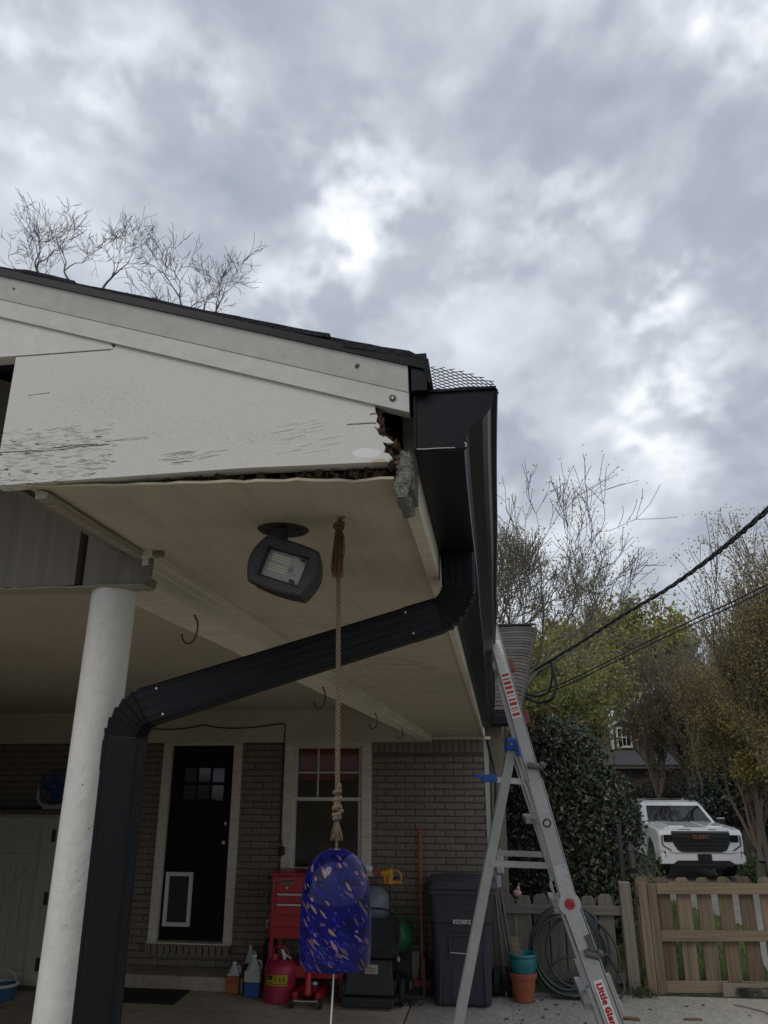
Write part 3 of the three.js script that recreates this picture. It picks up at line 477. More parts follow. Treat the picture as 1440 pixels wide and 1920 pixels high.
// ------------------------------------------------------------------ downspout: swept fluted rectangle
{
  const ds = thing('downspout', 'black fluted downspout bending from the gutter to the column', 'downspout');
  const Z = -1.37, Z2 = -1.2;
  const prof = []; { // in-plane half width .036, depth half .0275, fluted faces, rounded corners
    const hw = .0300, hd = .0190, c = .004; const flute = (u) => -.0009 * Math.pow(Math.max(0, Math.sin(u * Math.PI * 7)), 1.5) * (u > .05 && u < .95 ? 1 : 0);
    const side = (x0, y0, x1, y1, nx, ny) => { for (let i = 0; i < 40; i++) { const u = i / 40, f = flute(u); prof.push([lerp(x0, x1, u) + nx * f, lerp(y0, y1, u) + ny * f]); } };
    side(-hw + c, hd, hw - c, hd, 0, 1); side(hw, hd - c, hw, -hd + c, 1, 0); side(hw - c, -hd, -hw + c, -hd, 0, -1); side(-hw, -hd + c, -hw, hd - c, -1, 0);
  }
  // sweep in the x-y plane; crimp narrows the section at ring positions
  const sweep = (pts, scaleAt = () => 1) => {
    const pos = [], idx = [], uv = [], n = prof.length;
    pts.forEach((p, i) => { const q0 = pts[Math.max(0, i - 1)], q1 = pts[Math.min(pts.length - 1, i + 1)], tx = q1[0] - q0[0], ty = q1[1] - q0[1], l = Math.hypot(tx, ty), nx = -ty / l, ny = tx / l, s = scaleAt(i);
      prof.forEach(([a, d], k) => { pos.push(p[0] - nx * a * s, p[1] - ny * a * s, (p[2] ?? Z) + d * s); uv.push(k * .004, i * .01); }); });
    for (let i = 0; i < pts.length - 1; i++) for (let k = 0; k < n; k++) { const a = i * n + k, b = i * n + (k + 1) % n, c = a + n, d = b + n; idx.push(a, c, b, b, c, d); }
    const g = new THREE.BufferGeometry(); g.setAttribute('position', new THREE.Float32BufferAttribute(pos, 3)); g.setAttribute('uv', new THREE.Float32BufferAttribute(uv, 2)); g.setIndex(idx); return clean(toCreasedNormals(g, .35));
  };
  const line = (a, b, n = 8, z0 = Z, z1 = z0) => Array.from({ length: n + 1 }, (_, i) => [lerp(a[0], b[0], i / n), lerp(a[1], b[1], i / n), lerp(z0, z1, i / n)]);
  const A = [-.0485, 2.4765], A1 = [-.0485, 2.418], dir = [-.9387, -.3447];
  const arc = (c, r, a0, a1, n, z) => Array.from({ length: n + 1 }, (_, i) => { const t = lerp(a0, a1, i / n); return [c[0] + r * Math.cos(t), c[1] + r * Math.sin(t), z]; });
  // top elbow: from heading down to heading dir; pivot on the left
  const r1 = .058, th = Math.atan2(dir[1], dir[0]); // heading angle (~ -164 deg)
  const down = -Math.PI / 2, head = th, c1 = [A1[0] - r1, A1[1]];
  const e1 = arc(c1, r1, 0, head - down, 42, Z); // turning clockwise
  const E1 = e1[e1.length - 1];
  const L1 = .481, D1 = [E1[0] + dir[0] * L1, E1[1] + dir[1] * L1];
  const r2 = .055; // second elbow turns back to straight down; pivot below-left... centre on the right-hand inside
  const nx = -dir[1], ny = dir[0]; // left normal of heading
  const c2 = [D1[0] + nx * r2, D1[1] + ny * r2];
  const a0 = Math.atan2(D1[1] - c2[1], D1[0] - c2[0]);
  const e2 = arc(c2, r2, a0, a0 + (down - head + 2 * Math.PI) % (2 * Math.PI), 42, Z2);
  const E2 = e2[e2.length - 1];
  const crimp = () => i => 1.05 - .11 * ((i % 7) / 6);
  part(ds, 'outlet', sweep(line(A, A1, 4)), M.blackpipe);
  part(ds, 'elbow', sweep(e1, i => (i > 2 && i < 40 ? crimp()(i) : 1)), M.blackpipe, 'crimped upper elbow');
  part(ds, 'pipe', sweep(line(E1, [E1[0] + dir[0] * .055, E1[1] + dir[1] * .055], 3, Z, lerp(Z, Z2, .055 / L1)), () => 1.025), M.blackpipe);
  part(ds, 'pipe', sweep(line([E1[0] + dir[0] * .05, E1[1] + dir[1] * .05], D1, 20, lerp(Z, Z2, .05 / L1), Z2)), M.blackpipe, 'long slanting run of the downspout');
  part(ds, 'elbow', sweep(e2, i => (i > 2 && i < 40 ? crimp()(i) : 1)), M.blackpipe, 'crimped lower elbow');
  part(ds, 'pipe', sweep(line(E2, [E2[0], E2[1] - .045], 3, Z2), () => 1.03), M.blackpipe);
  part(ds, 'pipe', sweep(line([E2[0], E2[1] - .04], [E2[0], .08], 16, Z2)), M.blackpipe, 'upright run beside the column');
  part(ds, 'shoe', sweep([[E2[0], .09, Z2], [E2[0], .0, Z2]], () => 1.04), M.blackpipe);
  const sc = []; for (const [p, o] of [[.052, .02], [.052, -.02], [.46, .022], [.46, -.02]]) sc.push(sph(.0024, [E1[0] + dir[0] * p - dir[1] * o, E1[1] + dir[1] * p + dir[0] * o, lerp(Z, Z2, p / L1) + .0205], [1, 1, .6], 8));
  part(ds, 'screw', sc, M.steel);
  part(ds, 'strap', [bx(.155, .022, .0014, [E2[0] - .035, 1.2, Z2 + .0208])], M.blackpipe);
}
// ------------------------------------------------------------------ flood light
{
  const fl = thing('flood_light', 'black flood light fixture hanging from the soffit', 'light', [-.302, 2.455, -1.092]);
  part(fl, 'base_plate', [mv(lathe([[0, 0], [.041, 0], [.0405, -.005], [.036, -.0085], [.0, -.0095]], 40), [0, 0, 0], [0, 0, 0], [1, 1, .95]), cyl(.004, .004, .003, [-.024, -.0098, .006], undefined, 10)], M.blackplastic);
  part(fl, 'screw', [cyl(.003, .003, .003, [-.022, -.010, .01], undefined, 10), cyl(.003, .003, .003, [.024, -.010, .008], undefined, 10)], M.wire);
  part(fl, 'arm', [cyl(.008, .008, .034, [.002, -.024, .012], [.35, 0, 0], 14), rb(.02, .016, .02, .004, [.002, -.040, .022])], M.blackplastic);
  const head = part(fl, 'housing', (() => {
    const pil = (hw, hh, b) => { const o = []; const c = [[-hw, -hh], [hw, -hh], [hw, hh], [-hw, hh]]; for (let i = 0; i < 4; i++) { const [x0, y0] = c[i], [x1, y1] = c[(i + 1) % 4]; for (let k = 0; k < 9; k++) { const u = k / 9, bul = b * Math.sin(Math.PI * u) * (i % 2 ? 1.1 : .35); o.push([lerp(x0, x1, u) * (1) + (i === 1 ? bul : i === 3 ? -bul : 0), lerp(y0, y1, u) + (i === 0 ? -bul : i === 2 ? bul : 0)]); } } return o; };
    const win = [[-.0335, -.024], [.0335, -.024], [.0335, .024], [-.0335, .024]];
    const front = ex(pil(.0385, .0315, .009), .012, .0035, [win]).translate(0, 0, -.012);
    const back = ex(pil(.036, .029, .008), .022, .004).translate(0, 0, -.041);
    return join([front, back, ...[-3, -2, -1, 0, 1, 2, 3].map(k => bx(.003, .05, .02, [k * .009, 0, -.052]))]);
  })(), M.blackplastic, 'black pillow-shaped lamp housing');
  head.position.set(.022, -.083, .075); head.rotation.set(-.06, .02, -.33);
  const refl = canvasMat(256, 192, (g, w, h) => { const r = rngOf(4); g.fillStyle = '#8d8b83'; g.fillRect(0, 0, w, h); for (let i = 0; i < 1500; i++) { g.fillStyle = r() > .5 ? 'rgba(220,216,200,.12)' : 'rgba(40,40,38,.12)'; g.fillRect(r() * w, r() * h, 2 + r() * 8, 1 + r() * 3); } g.fillStyle = '#26251f'; for (let i = 0; i < 5; i++) g.fillRect(150 + r() * 6, 78 + i * 8, 26 + r() * 18, 4); g.fillRect(170, 122, 34, 3); }, { rough: .45, metal: .3 });
  part(head, 'reflector', (() => { const g = new THREE.PlaneGeometry(.062, .043); return clean(g.translate(0, 0, -.0095)); })(), refl, 'silver reflector behind the glass');
  const dm = []; const R = rngOf(8); for (let i = 0; i < 16; i++) for (let j = 0; j < 7; j++) if (j !== 3) dm.push(sph(.0013, [-.0235 + i * .0018 + (j % 2) * .0009, -.0075 + j * .0037, -.0093], [1, 1.2, .6], 6));
  part(head, 'reflector_dimples', dm, mat([.62, .58, .46], { rough: .3, metal: .6 })).userData.kind = 'stuff';
  part(head, 'glass', clean(new THREE.BoxGeometry(.061, .042, .0012).translate(0, 0, -.003)), M.glass);
  part(head, 'clip', [rb(.008, .005, .004, .001, [.024, .0165, .001]), rb(.008, .005, .004, .001, [.02, -.0175, .001])], M.blackplastic);
}
// ------------------------------------------------------------------ rope, knots and the glass bell
const RX = -.2055, RZ = -1.037;
{
  const rope = thing('hanging_rope', 'frayed brown rope hanging from the soffit above the glass bell', 'rope', [RX, 2.455, RZ]);
  const strands = (y0, y1, r, sr, turns, ph, lean = 0) => { const g = []; for (let s = 0; s < 3; s++) { const pts = []; const n = Math.round(turns * 10); for (let i = 0; i <= n; i++) { const t = i / n, a = ph + s * 2.094 + t * turns * 6.283; pts.push([Math.cos(a) * r + lean * t, lerp(y0, y1, t), Math.sin(a) * r]); } g.push(tube(pts, sr, n, 6)); } return g; };
  part(rope, 'cord', strands(-.02, -.398, .0019, .0017, 22, 0, .005), M.rope, 'twisted brown cord');
  const R = rngOf(17);
  part(rope, 'hanger', [tube([[.002, .002, 0], [.003, -.006, .001], [-.001, -.012, .0], [.0, -.018, 0]], .0013, 14, 6), tube([[.002, -.013, 0], [.006, -.010, .002], [.009, -.0085, .003]], .0012, 10, 6)], M.ropedark);
  part(rope, 'knot', [sph(.006, [.002, -.019, .001], [1, 1.05, 1], 14), mv(new THREE.TorusGeometry(.0062, .0028, 8, 18), [.0, -.021, .001], [1.2, .3, 0]), mv(new THREE.TorusGeometry(.0055, .0026, 8, 18), [.0, -.0245, .001], [1.7, -.2, 0])].map(clean), M.ropedark, 'dark knot at the top of the rope');
  const tas = []; for (let i = 0; i < 84; i++) { const a = R() * 6.283, s = .002 + R() * .0052, l = .045 + R() * .034, k = R() > .86 ? .006 : 0; tas.push(tube([[Math.cos(a) * s * .6, -.022, Math.sin(a) * s * .6], [Math.cos(a) * s * 1.1 + k, -.022 - l * .4, Math.sin(a) * s * 1.1], [Math.cos(a) * s * 1.25 + (R() - .5) * .003 - .0015, -.022 - l, Math.sin(a) * s * 1.25]], .00055, 8, 4)); }
  part(rope, 'tassel', tas, M.ropedark, 'frayed tassel below the knot');
  // lower knots
  const kn = []; const ky = -.385;
  for (const [dy, r, t, tilt] of [[.004, .0038, .0024, 1.2], [-.0035, .0043, .0026, 1.9], [-.015, .0042, .0028, 1.1], [-.0215, .0047, .0026, 1.85], [-.027, .0038, .0025, 1.4]]) kn.push(clean(mv(new THREE.TorusGeometry(r, t, 9, 20), [.005, ky + dy, .001], [tilt, .3, r * 100 % 1 - .3])));
  kn.push(sph(.0045, [.005, ky - .01, .002], [1, 2, 1], 12), sph(.003, [.0105, ky - .019, .003], [1.2, .9, 1], 8), sph(.0035, [.0075, ky + .010, .003], [1, 1.6, 1], 8));
  part(rope, 'knot', jitter(join(kn), .0012, 400), M.rope, 'pale double knot above the bell');
  const fr = []; for (let i = 0; i < 40; i++) { const a = -.5 + R() * 1.0, s = .0015 + R() * .003, l = .018 + R() * .008; fr.push(tube([[.005 + (R() - .5) * .004, ky - .028, .001], [.005 + Math.sin(a) * l * .5, ky - .028 - l * .6, .001 + (R() - .5) * .006], [.005 + Math.sin(a) * l * .75, ky - .028 - l, .001 + (R() - .5) * .008]], .0007, 5, 4)); }
  part(rope, 'frayed_ends', fr, M.rope);
  part(rope, 'thin_cord', [...strands(-.40, -.452, .0008, .001, 9, 1).map(g => g.translate(.005, 0, 0)), sph(.0034, [.005, -.4505, 0], [1, 1, 1], 10), clean(mv(new THREE.TorusGeometry(.003, .0014, 6, 12), [.006, -.451, .001], [1.2, .4, 0]))], M.rope);

  const bell = thing('glass_bell', 'dark blue speckled art glass bell hanging on the rope', 'bell', [RX + .0055, 1.877, RZ]);
  const pr = [[.0405, 0], [.0425, .004], [.0438, .02], [.0437, .05], [.0428, .075], [.0405, .098], [.036, .115], [.028, .128], [.019, .1345], [.0135, .1365], [.0125, .1385], [.0095, .1382], [.0095, .134], [.018, .131], [.027, .1245], [.0345, .112], [.0388, .096], [.0408, .075], [.0415, .05], [.0415, .02], [.0398, .002]];
  const bm = canvasMat(1024, 1024, (g, w, h) => {
    const r = rngOf(77); g.fillStyle = 'rgb(5,7,84)'; g.fillRect(0, 0, w, h);
    const drop = (x, y, l, t, col, ang) => { g.save(); g.translate(x, y); g.rotate(ang); g.fillStyle = col; g.beginPath(); const n = 12; for (let i = 0; i < n; i++) { const a = i / n * 6.283, q = .75 + r() * .5; g.lineTo(Math.cos(a) * l * q, Math.sin(a) * t * q); } g.fill(); g.restore(); };
    for (let i = 0; i < 260; i++) drop(r() * w, r() * h, 30 + r() * 60, 8 + r() * 20, r() > .5 ? 'rgba(4,3,38,.5)' : 'rgba(22,18,120,.35)', 1.05 + (r() - .5) * .4);
    for (let i = 0; i < 46; i++) drop(r() * w, h * (.18 + .8 * r()), 12 + r() * 20, 4 + r() * 8, 'rgba(20,70,110,.5)', 1.05);
    for (let i = 0; i < 400; i++) { const x = r() * w, y = r() * h, a = 1.05 + (r() - .5) * .3, l = 14 + r() * 40; g.strokeStyle = r() > .4 ? 'rgba(90,90,190,.25)' : 'rgba(3,2,30,.4)'; g.lineWidth = 1 + r(); g.beginPath(); g.moveTo(x, y); g.lineTo(x + Math.cos(a) * l, y + Math.sin(a) * l); g.stroke(); }
    for (let i = 0; i < 260; i++) drop(r() * w, h * r(), 5 + r() * 14, 2 + r() * 3.5, 'rgba(112,92,120,.6)', 1.1 + (r() - .5) * .4);
    for (let i = 0; i < 120; i++) { const x = r() * w, y = h * (.06 + .92 * r()), a = 1.12 + (r() - .5) * .35, l = 14 + r() * 34; drop(x, y, l, 4.5 + r() * 6.5, r() > .35 ? 'rgb(92,70,80)' : 'rgb(130,104,102)', a); }
  }, { rough: .12 });
  const bellMat = new THREE.MeshPhysicalMaterial({ map: bm.map, roughness: .5, specularIntensity: .2, clearcoat: .42, clearcoatRoughness: .06 });
  const sg = new THREE.LatheGeometry(pr.map(p => new THREE.Vector2(...p)), 64); { const u = sg.attributes.uv, p = sg.attributes.position; for (let i = 0; i < u.count; i++) u.setY(i, p.getY(i) / .14); }
  part(bell, 'glass_shell', clean(sg.scale(1, .935, 1)), bellMat);
  part(bell, 'pull_string', tube([[0, .12, 0], [-.001, .0, 0], [-.004, -.07, .001], [-.009, -.16, .002], [-.008, -.32, .0]], .0011, 40, 6), mat([.6, .6, .56], { rough: .8 }), 'white string dangling below the bell');
  part(bell, 'clapper', [sph(.009, [-.001, .035, 0], [1, 1, 1], 12)], M.steel);
}
// ------------------------------------------------------------------ hooks along the header
[[-.600, -1.512, .062, M.rust, 'rusty red hook nearest the white column'], [-.640, -2.97, .083, M.wire, 'dark hook, second from the column along the header'], [-.645, -4.40, .088, M.wire, 'dark hook, third from the column along the header'], [-.668, -5.9, .085, M.wire, 'dark hook nearest the back wall on the header']].forEach(([x, z, h, m, label]) => {
  const h2 = h, y = 2.408;
  lone('ceiling_hook', label, 'hook', [tube([[x, y + .01, z], [x, y - .004, z], [x + h * .10, y - h * .22, z], [x + h * .12, y - h * .62, z], [x - h * .02, y - h * .93, z], [x - h * .22, y - h * .97, z], [x - h * .37, y - h * .80, z], [x - h * .39, y - h * .66, z]], h * .034, 40, 8), cyl(h * .05, h * .05, .003, [x, y - .0022, z], undefined, 10)], m, 'hooks screwed into the header');
});
// ------------------------------------------------------------------ extension cord on the frieze
{
  const c = thing('power_lead', 'dark cord swagged along the frieze and down beside the window', 'cord');
  part(c, 'cable', tube([[-4.1, 2.575, -8.836], [-3.7, 2.555, -8.834], [-3.44, 2.575, -8.834], [-3.30, 2.60, -8.834], [-3.15, 2.575, -8.834], [-2.9, 2.562, -8.834], [-2.6, 2.58, -8.834], [-2.40, 2.605, -8.834], [-2.335, 2.60, -8.834], [-2.332, 2.45, -8.834], [-2.335, 2.2, -8.832], [-2.338, 1.7, -8.832], [-2.33, 1.45, -8.83], [-2.31, 1.33, -8.826], [-2.315, 1.22, -8.82]], .007, 130, 6), M.blackplastic);
  part(c, 'plug', [rb(.065, .09, .05, .02, [-2.306, 1.28, -8.815])], M.blackplastic);
}

// ------------------------------------------------------------------ ladders
{ // aluminium articulating ladder leaning on the gutter
  const lad = thing('extension_ladder', 'aluminium folding ladder with red hinge knob leaning on the gutter', 'ladder', [.26, 0, -3.1]);
  const O = (p) => [p[0] - .26, p[1], p[2] + 3.1];
  const top = [-.005, 2.70], hin = [.231, 1.682], slo = [.231, 1.682], foot = [.772, .012];
  const at = (a, b, t) => [lerp(a[0], b[0], t), lerp(a[1], b[1], t)];
  const yT = (y) => at(top, hin, (top[1] - y) / (top[1] - hin[1])), yB = (y) => at(slo, foot, (slo[1] - y) / (slo[1] - foot[1]));
  for (const z of [-2.9, -3.34]) {
    const near = z === -2.9, rail = (a, b, w, off, zz, dd) => { const dx = b[0] - a[0], dy = b[1] - a[1], l = Math.hypot(dx, dy), ox = -dy / l * off, oy = dx / l * off; return bar(O([a[0] + ox, a[1] + oy, zz]), O([b[0] + ox, b[1] + oy, zz]), w, dd, Math.min(w, dd) * .15); };
    // upper fly: web plus bright flanges; lower sleeve is wider
    const sg = near ? 1 : -1;
    part(lad, 'fly_rail', [rail(top, yT(1.98), .044, 0, z, .004), rail(top, yT(1.98), .005, .021, z - sg * .012, .028), rail(top, yT(1.98), .005, -.021, z - sg * .012, .028)], M.alu);
    part(lad, 'upper_rail', [rail(yT(2.07), yT(1.70), .050, 0, z + sg * .004, .004), rail(yT(2.07), yT(1.70), .006, .0245, z - sg * .010, .032), rail(yT(2.07), yT(1.70), .006, -.0245, z - sg * .010, .032)], M.alu);
    part(lad, 'lower_rail', [rail(yB(1.66), foot, .060, 0, z + sg * .004, .004), rail(yB(1.66), foot, .007, .029, z - sg * .010, .032), rail(yB(1.66), foot, .007, -.029, z - sg * .010, .032), rail(yB(1.45), yB(.3), .012, -.037, z - sg * .012, .03)], M.alu);
    const s = near ? 1 : -1;
    const hinge = part(lad, 'hinge', [cyl(.036, .036, .008, O([hin[0], hin[1], z + s * .011]), [Math.PI / 2, 0, 0], 28), rail(yT(1.80), hin, .046, 0, z + s * .010, .006), rail(hin, yB(1.55), .05, 0, z + s * .010, .006)], M.steel);
    part(hinge, 'knob', [cyl(.015, .0175, .016, O([hin[0], hin[1], z + s * .022]), [Math.PI / 2, 0, 0], 20), clean(mv(new THREE.TorusGeometry(.009, .003, 8, 18), O([hin[0], hin[1], z + s * .030]))), sph(.005, O([hin[0], hin[1], z + s * .03]), [1, 1, .7], 10)], M.redplastic, 'red hinge knob');
    const rv = []; for (const y of [1.79, 1.765, 1.74, 1.625, 1.60, 1.575]) for (const o of [-.014, .014]) { const q = y > 1.68 ? yT(y) : yB(y); rv.push(sph(.0035, O([q[0] + o, q[1] + o * .25, z + s * .0135]), [1, 1, .6], 8)); }
    part(hinge, 'rivet', rv, M.steel);
    part(lad, 'lock_tab', [mv(cyl(.011, .011, .05, [0, 0, 0], undefined, 12), O([yT(2.115)[0] + .012, 2.115, z + s * .02]), [0, 0, 1.45]), sph(.013, O([yT(2.115)[0] + .038, 2.118, z + s * .02]), [1, 1, 1], 10)], M.lock, 'grey spring lock on the rail');
    part(lad, 'lock_tab', [mv(cyl(.011, .011, .045, [0, 0, 0], undefined, 12), O([yB(1.535)[0] + .012, 1.535, z + s * .02]), [0, 0, 1.35]), sph(.012, O([yB(1.535)[0] + .036, 1.54, z + s * .02]), [1, 1, 1], 10), bx(.02, .05, .012, O([yB(1.565)[0] + .018, 1.568, z + s * .015]), [0, 0, .35])], M.lock);
    part(lad, 'foot', [rb(.09, .03, .05, .008, O([foot[0], .016, z])), ], M.rubber);
    if (near) {
      const pl = (a, b, w) => { const A = V(...O([a[0], a[1], z + .0075])), B = V(...O([b[0], b[1], z + .0075])), g = new THREE.PlaneGeometry(w, A.distanceTo(B)); const y = A.clone().sub(B).normalize(), x = y.clone().cross(V(0, 0, 1)); return g.applyMatrix4(new THREE.Matrix4().makeBasis(x, y, V(0, 0, 1)).setPosition(A.add(B).multiplyScalar(.5))); };
      part(lad, 'name_sticker', pl(yB(1.462), yB(1.318), .030), canvasMat(128, 640, (g, w, h) => { g.fillStyle = '#e4e2dc'; g.fillRect(0, 0, w, h); g.save(); g.translate(w / 2, h / 2); g.rotate(Math.PI / 2); g.fillStyle = '#b3141c'; g.font = '900 104px sans-serif'; g.textAlign = 'center'; g.textBaseline = 'middle'; g.lineWidth = 7; g.strokeStyle = '#b3141c'; g.strokeText('Little Giant', 0, 4, 600); g.fillText('Little Giant', 0, 4, 600); g.restore(); }, { rough: .4 }), 'white sticker with red lettering');
      part(lad, 'warning_label', pl(yT(2.56), yT(2.28), .034).translate(0, 0, -.004), canvasMat(96, 640, (g, w, h) => { const r = rngOf(12); g.fillStyle = '#d8d5cf'; g.fillRect(0, 0, w, h); let y = 0; while (y < h) { const k = r(); g.fillStyle = y < h * .42 ? (k > .8 ? '#b23a34' : '#6a6763') : '#b0302c'; const t = 5 + r() * (y < h * .42 ? 5 : 22); if (y < h * .42) { for (let x = 8; x < w - 8; x += 6 + r() * 14) g.fillRect(x, y, 4 + r() * 8, 3); } else g.fillRect(10, y, w - 20, t); y += t + 9 + r() * 16; } }, { rough: .4 }), 'red and white warning labels');
      part(lad, 'yellow_sticker', pl(yB(1.556), yB(1.532), .02), mat([.42, .36, .05], { rough: .6 }), 'small yellow sticker');
    }
  }
  for (const y of [2.5, 2.2]) { const q = yT(y); part(lad, 'rung', [cyl(.014, .014, .43, O([q[0], q[1], -3.12]), [Math.PI / 2, 0, 0], 12)], M.alu); }
  for (const y of [1.93, 1.755]) { const q = yT(y); part(lad, 'rung', [cyl(.014, .014, .46, O([q[0], q[1], -3.12]), [Math.PI / 2, 0, 0], 12)], M.alu); part(lad, 'rung_end', [clean(mv(new THREE.TorusGeometry(.0115, .003, 8, 18), O([q[0], q[1], -2.8915]))), cyl(.010, .010, .003, O([q[0], q[1], -2.8925]), [Math.PI / 2, 0, 0], 14)], M.blackplastic); }
  for (const y of [1.25, .95, .65, .35, .1]) { const q = yB(y); part(lad, 'rung', [cyl(.014, .014, .42, O([q[0], q[1], -3.12]), [Math.PI / 2, 0, 0], 12)], M.alu); }
  for (const y of [2.47, 2.285]) part(lad, 'rail_bumper', [rb(.022, .05, .03, .005, O([yT(y)[0] + .033, y, -2.93]), [0, 0, .23])], mat([.17, .045, .035], { rough: .7 }), 'faded red plastic rail bumper');
  const w1 = yB(1.43); part(lad, 'side_bracket', [rb(.02, .085, .03, .004, O([w1[0] + .036, 1.432, -2.93]), [0, 0, .31]), rb(.02, .05, .03, .006, O([w1[0] + .056, 1.378, -2.93]), [0, 0, .31])], mat([.40, .33, .30], { rough: .6 }));
}
{ // stepladder with blue plastic top, standing behind it
  const st = thing('stepladder', 'aluminium stepladder with blue top cap standing under the eave', 'ladder', [.1, 0, -3.35]);
  const O = p => [p[0] - .1, p[1], p[2] + 3.35];
  const ap = [.082, 2.19], lf = [-.474, .012], rf = [.70, .012], L = y => lerp(ap[0] - .006, lf[0], (ap[1] - y) / (ap[1] - .012)), Rr = y => lerp(ap[0] + .018, rf[0], (ap[1] - y) / (ap[1] - .012));
  for (const z of [-3.15, -3.55]) {
    part(st, 'rear_leg', [bar(O([L(2.18), 2.18, z]), O([L(.012), .012, z]), .036, .022, .003)], M.alu);
    part(st, 'front_rail', [bar(O([Rr(2.18), 2.18, z]), O([Rr(.012), .012, z]), .03, .04, .003), bar(O([Rr(2.18) - .022, 2.17, z + .01]), O([Rr(.02) - .022, .02, z + .01]), .008, .02)], M.alu);
    part(st, 'spreader', [bar(O([L(1.775), 1.775, z + .012]), O([Rr(1.77), 1.77, z + .012]), .022, .006, .001)], M.alu);
  }
  part(st, 'top_cap', [rb(.075, .05, .46, .01, O([ap[0] + .006, 2.197, -3.35])), rb(.05, .03, .46, .006, O([ap[0] + .028, 2.168, -3.35]))], M.blueplastic, 'blue plastic top cap');
  part(st, 'bolt', [cyl(.004, .004, .006, O([ap[0] - .01, 2.197, -3.118]), [Math.PI / 2, 0, 0], 10)], M.steel);
  for (const y of [1.92, 1.62, 1.32, 1.02, .72, .42]) part(st, 'step', [rb(.085, .018, .38, .003, O([Rr(y) - .02, y, -3.35]))], M.alu);
  part(st, 'cross_brace', [bar(O([L(1.745), 1.745, -3.15]), O([L(1.745), 1.745, -3.55]), .02, .02)], M.alu);
  const tr = part(st, 'pail_shelf_arm', [bar(O([.005, 2.068, -3.15]), O([.128, 2.058, -3.15]), .020, .02, .003), bar(O([.005, 2.068, -3.5]), O([.128, 2.058, -3.5]), .020, .02, .003)], mat([.62, .62, .6], { rough: .5 }));
  part(tr, 'shelf_tip', [rb(.062, .026, .4, .006, O([-.018, 2.072, -3.33])), rb(.03, .012, .4, .004, O([-.058, 2.082, -3.33]))], M.blueplastic, 'blue plastic front of the pail shelf');
}
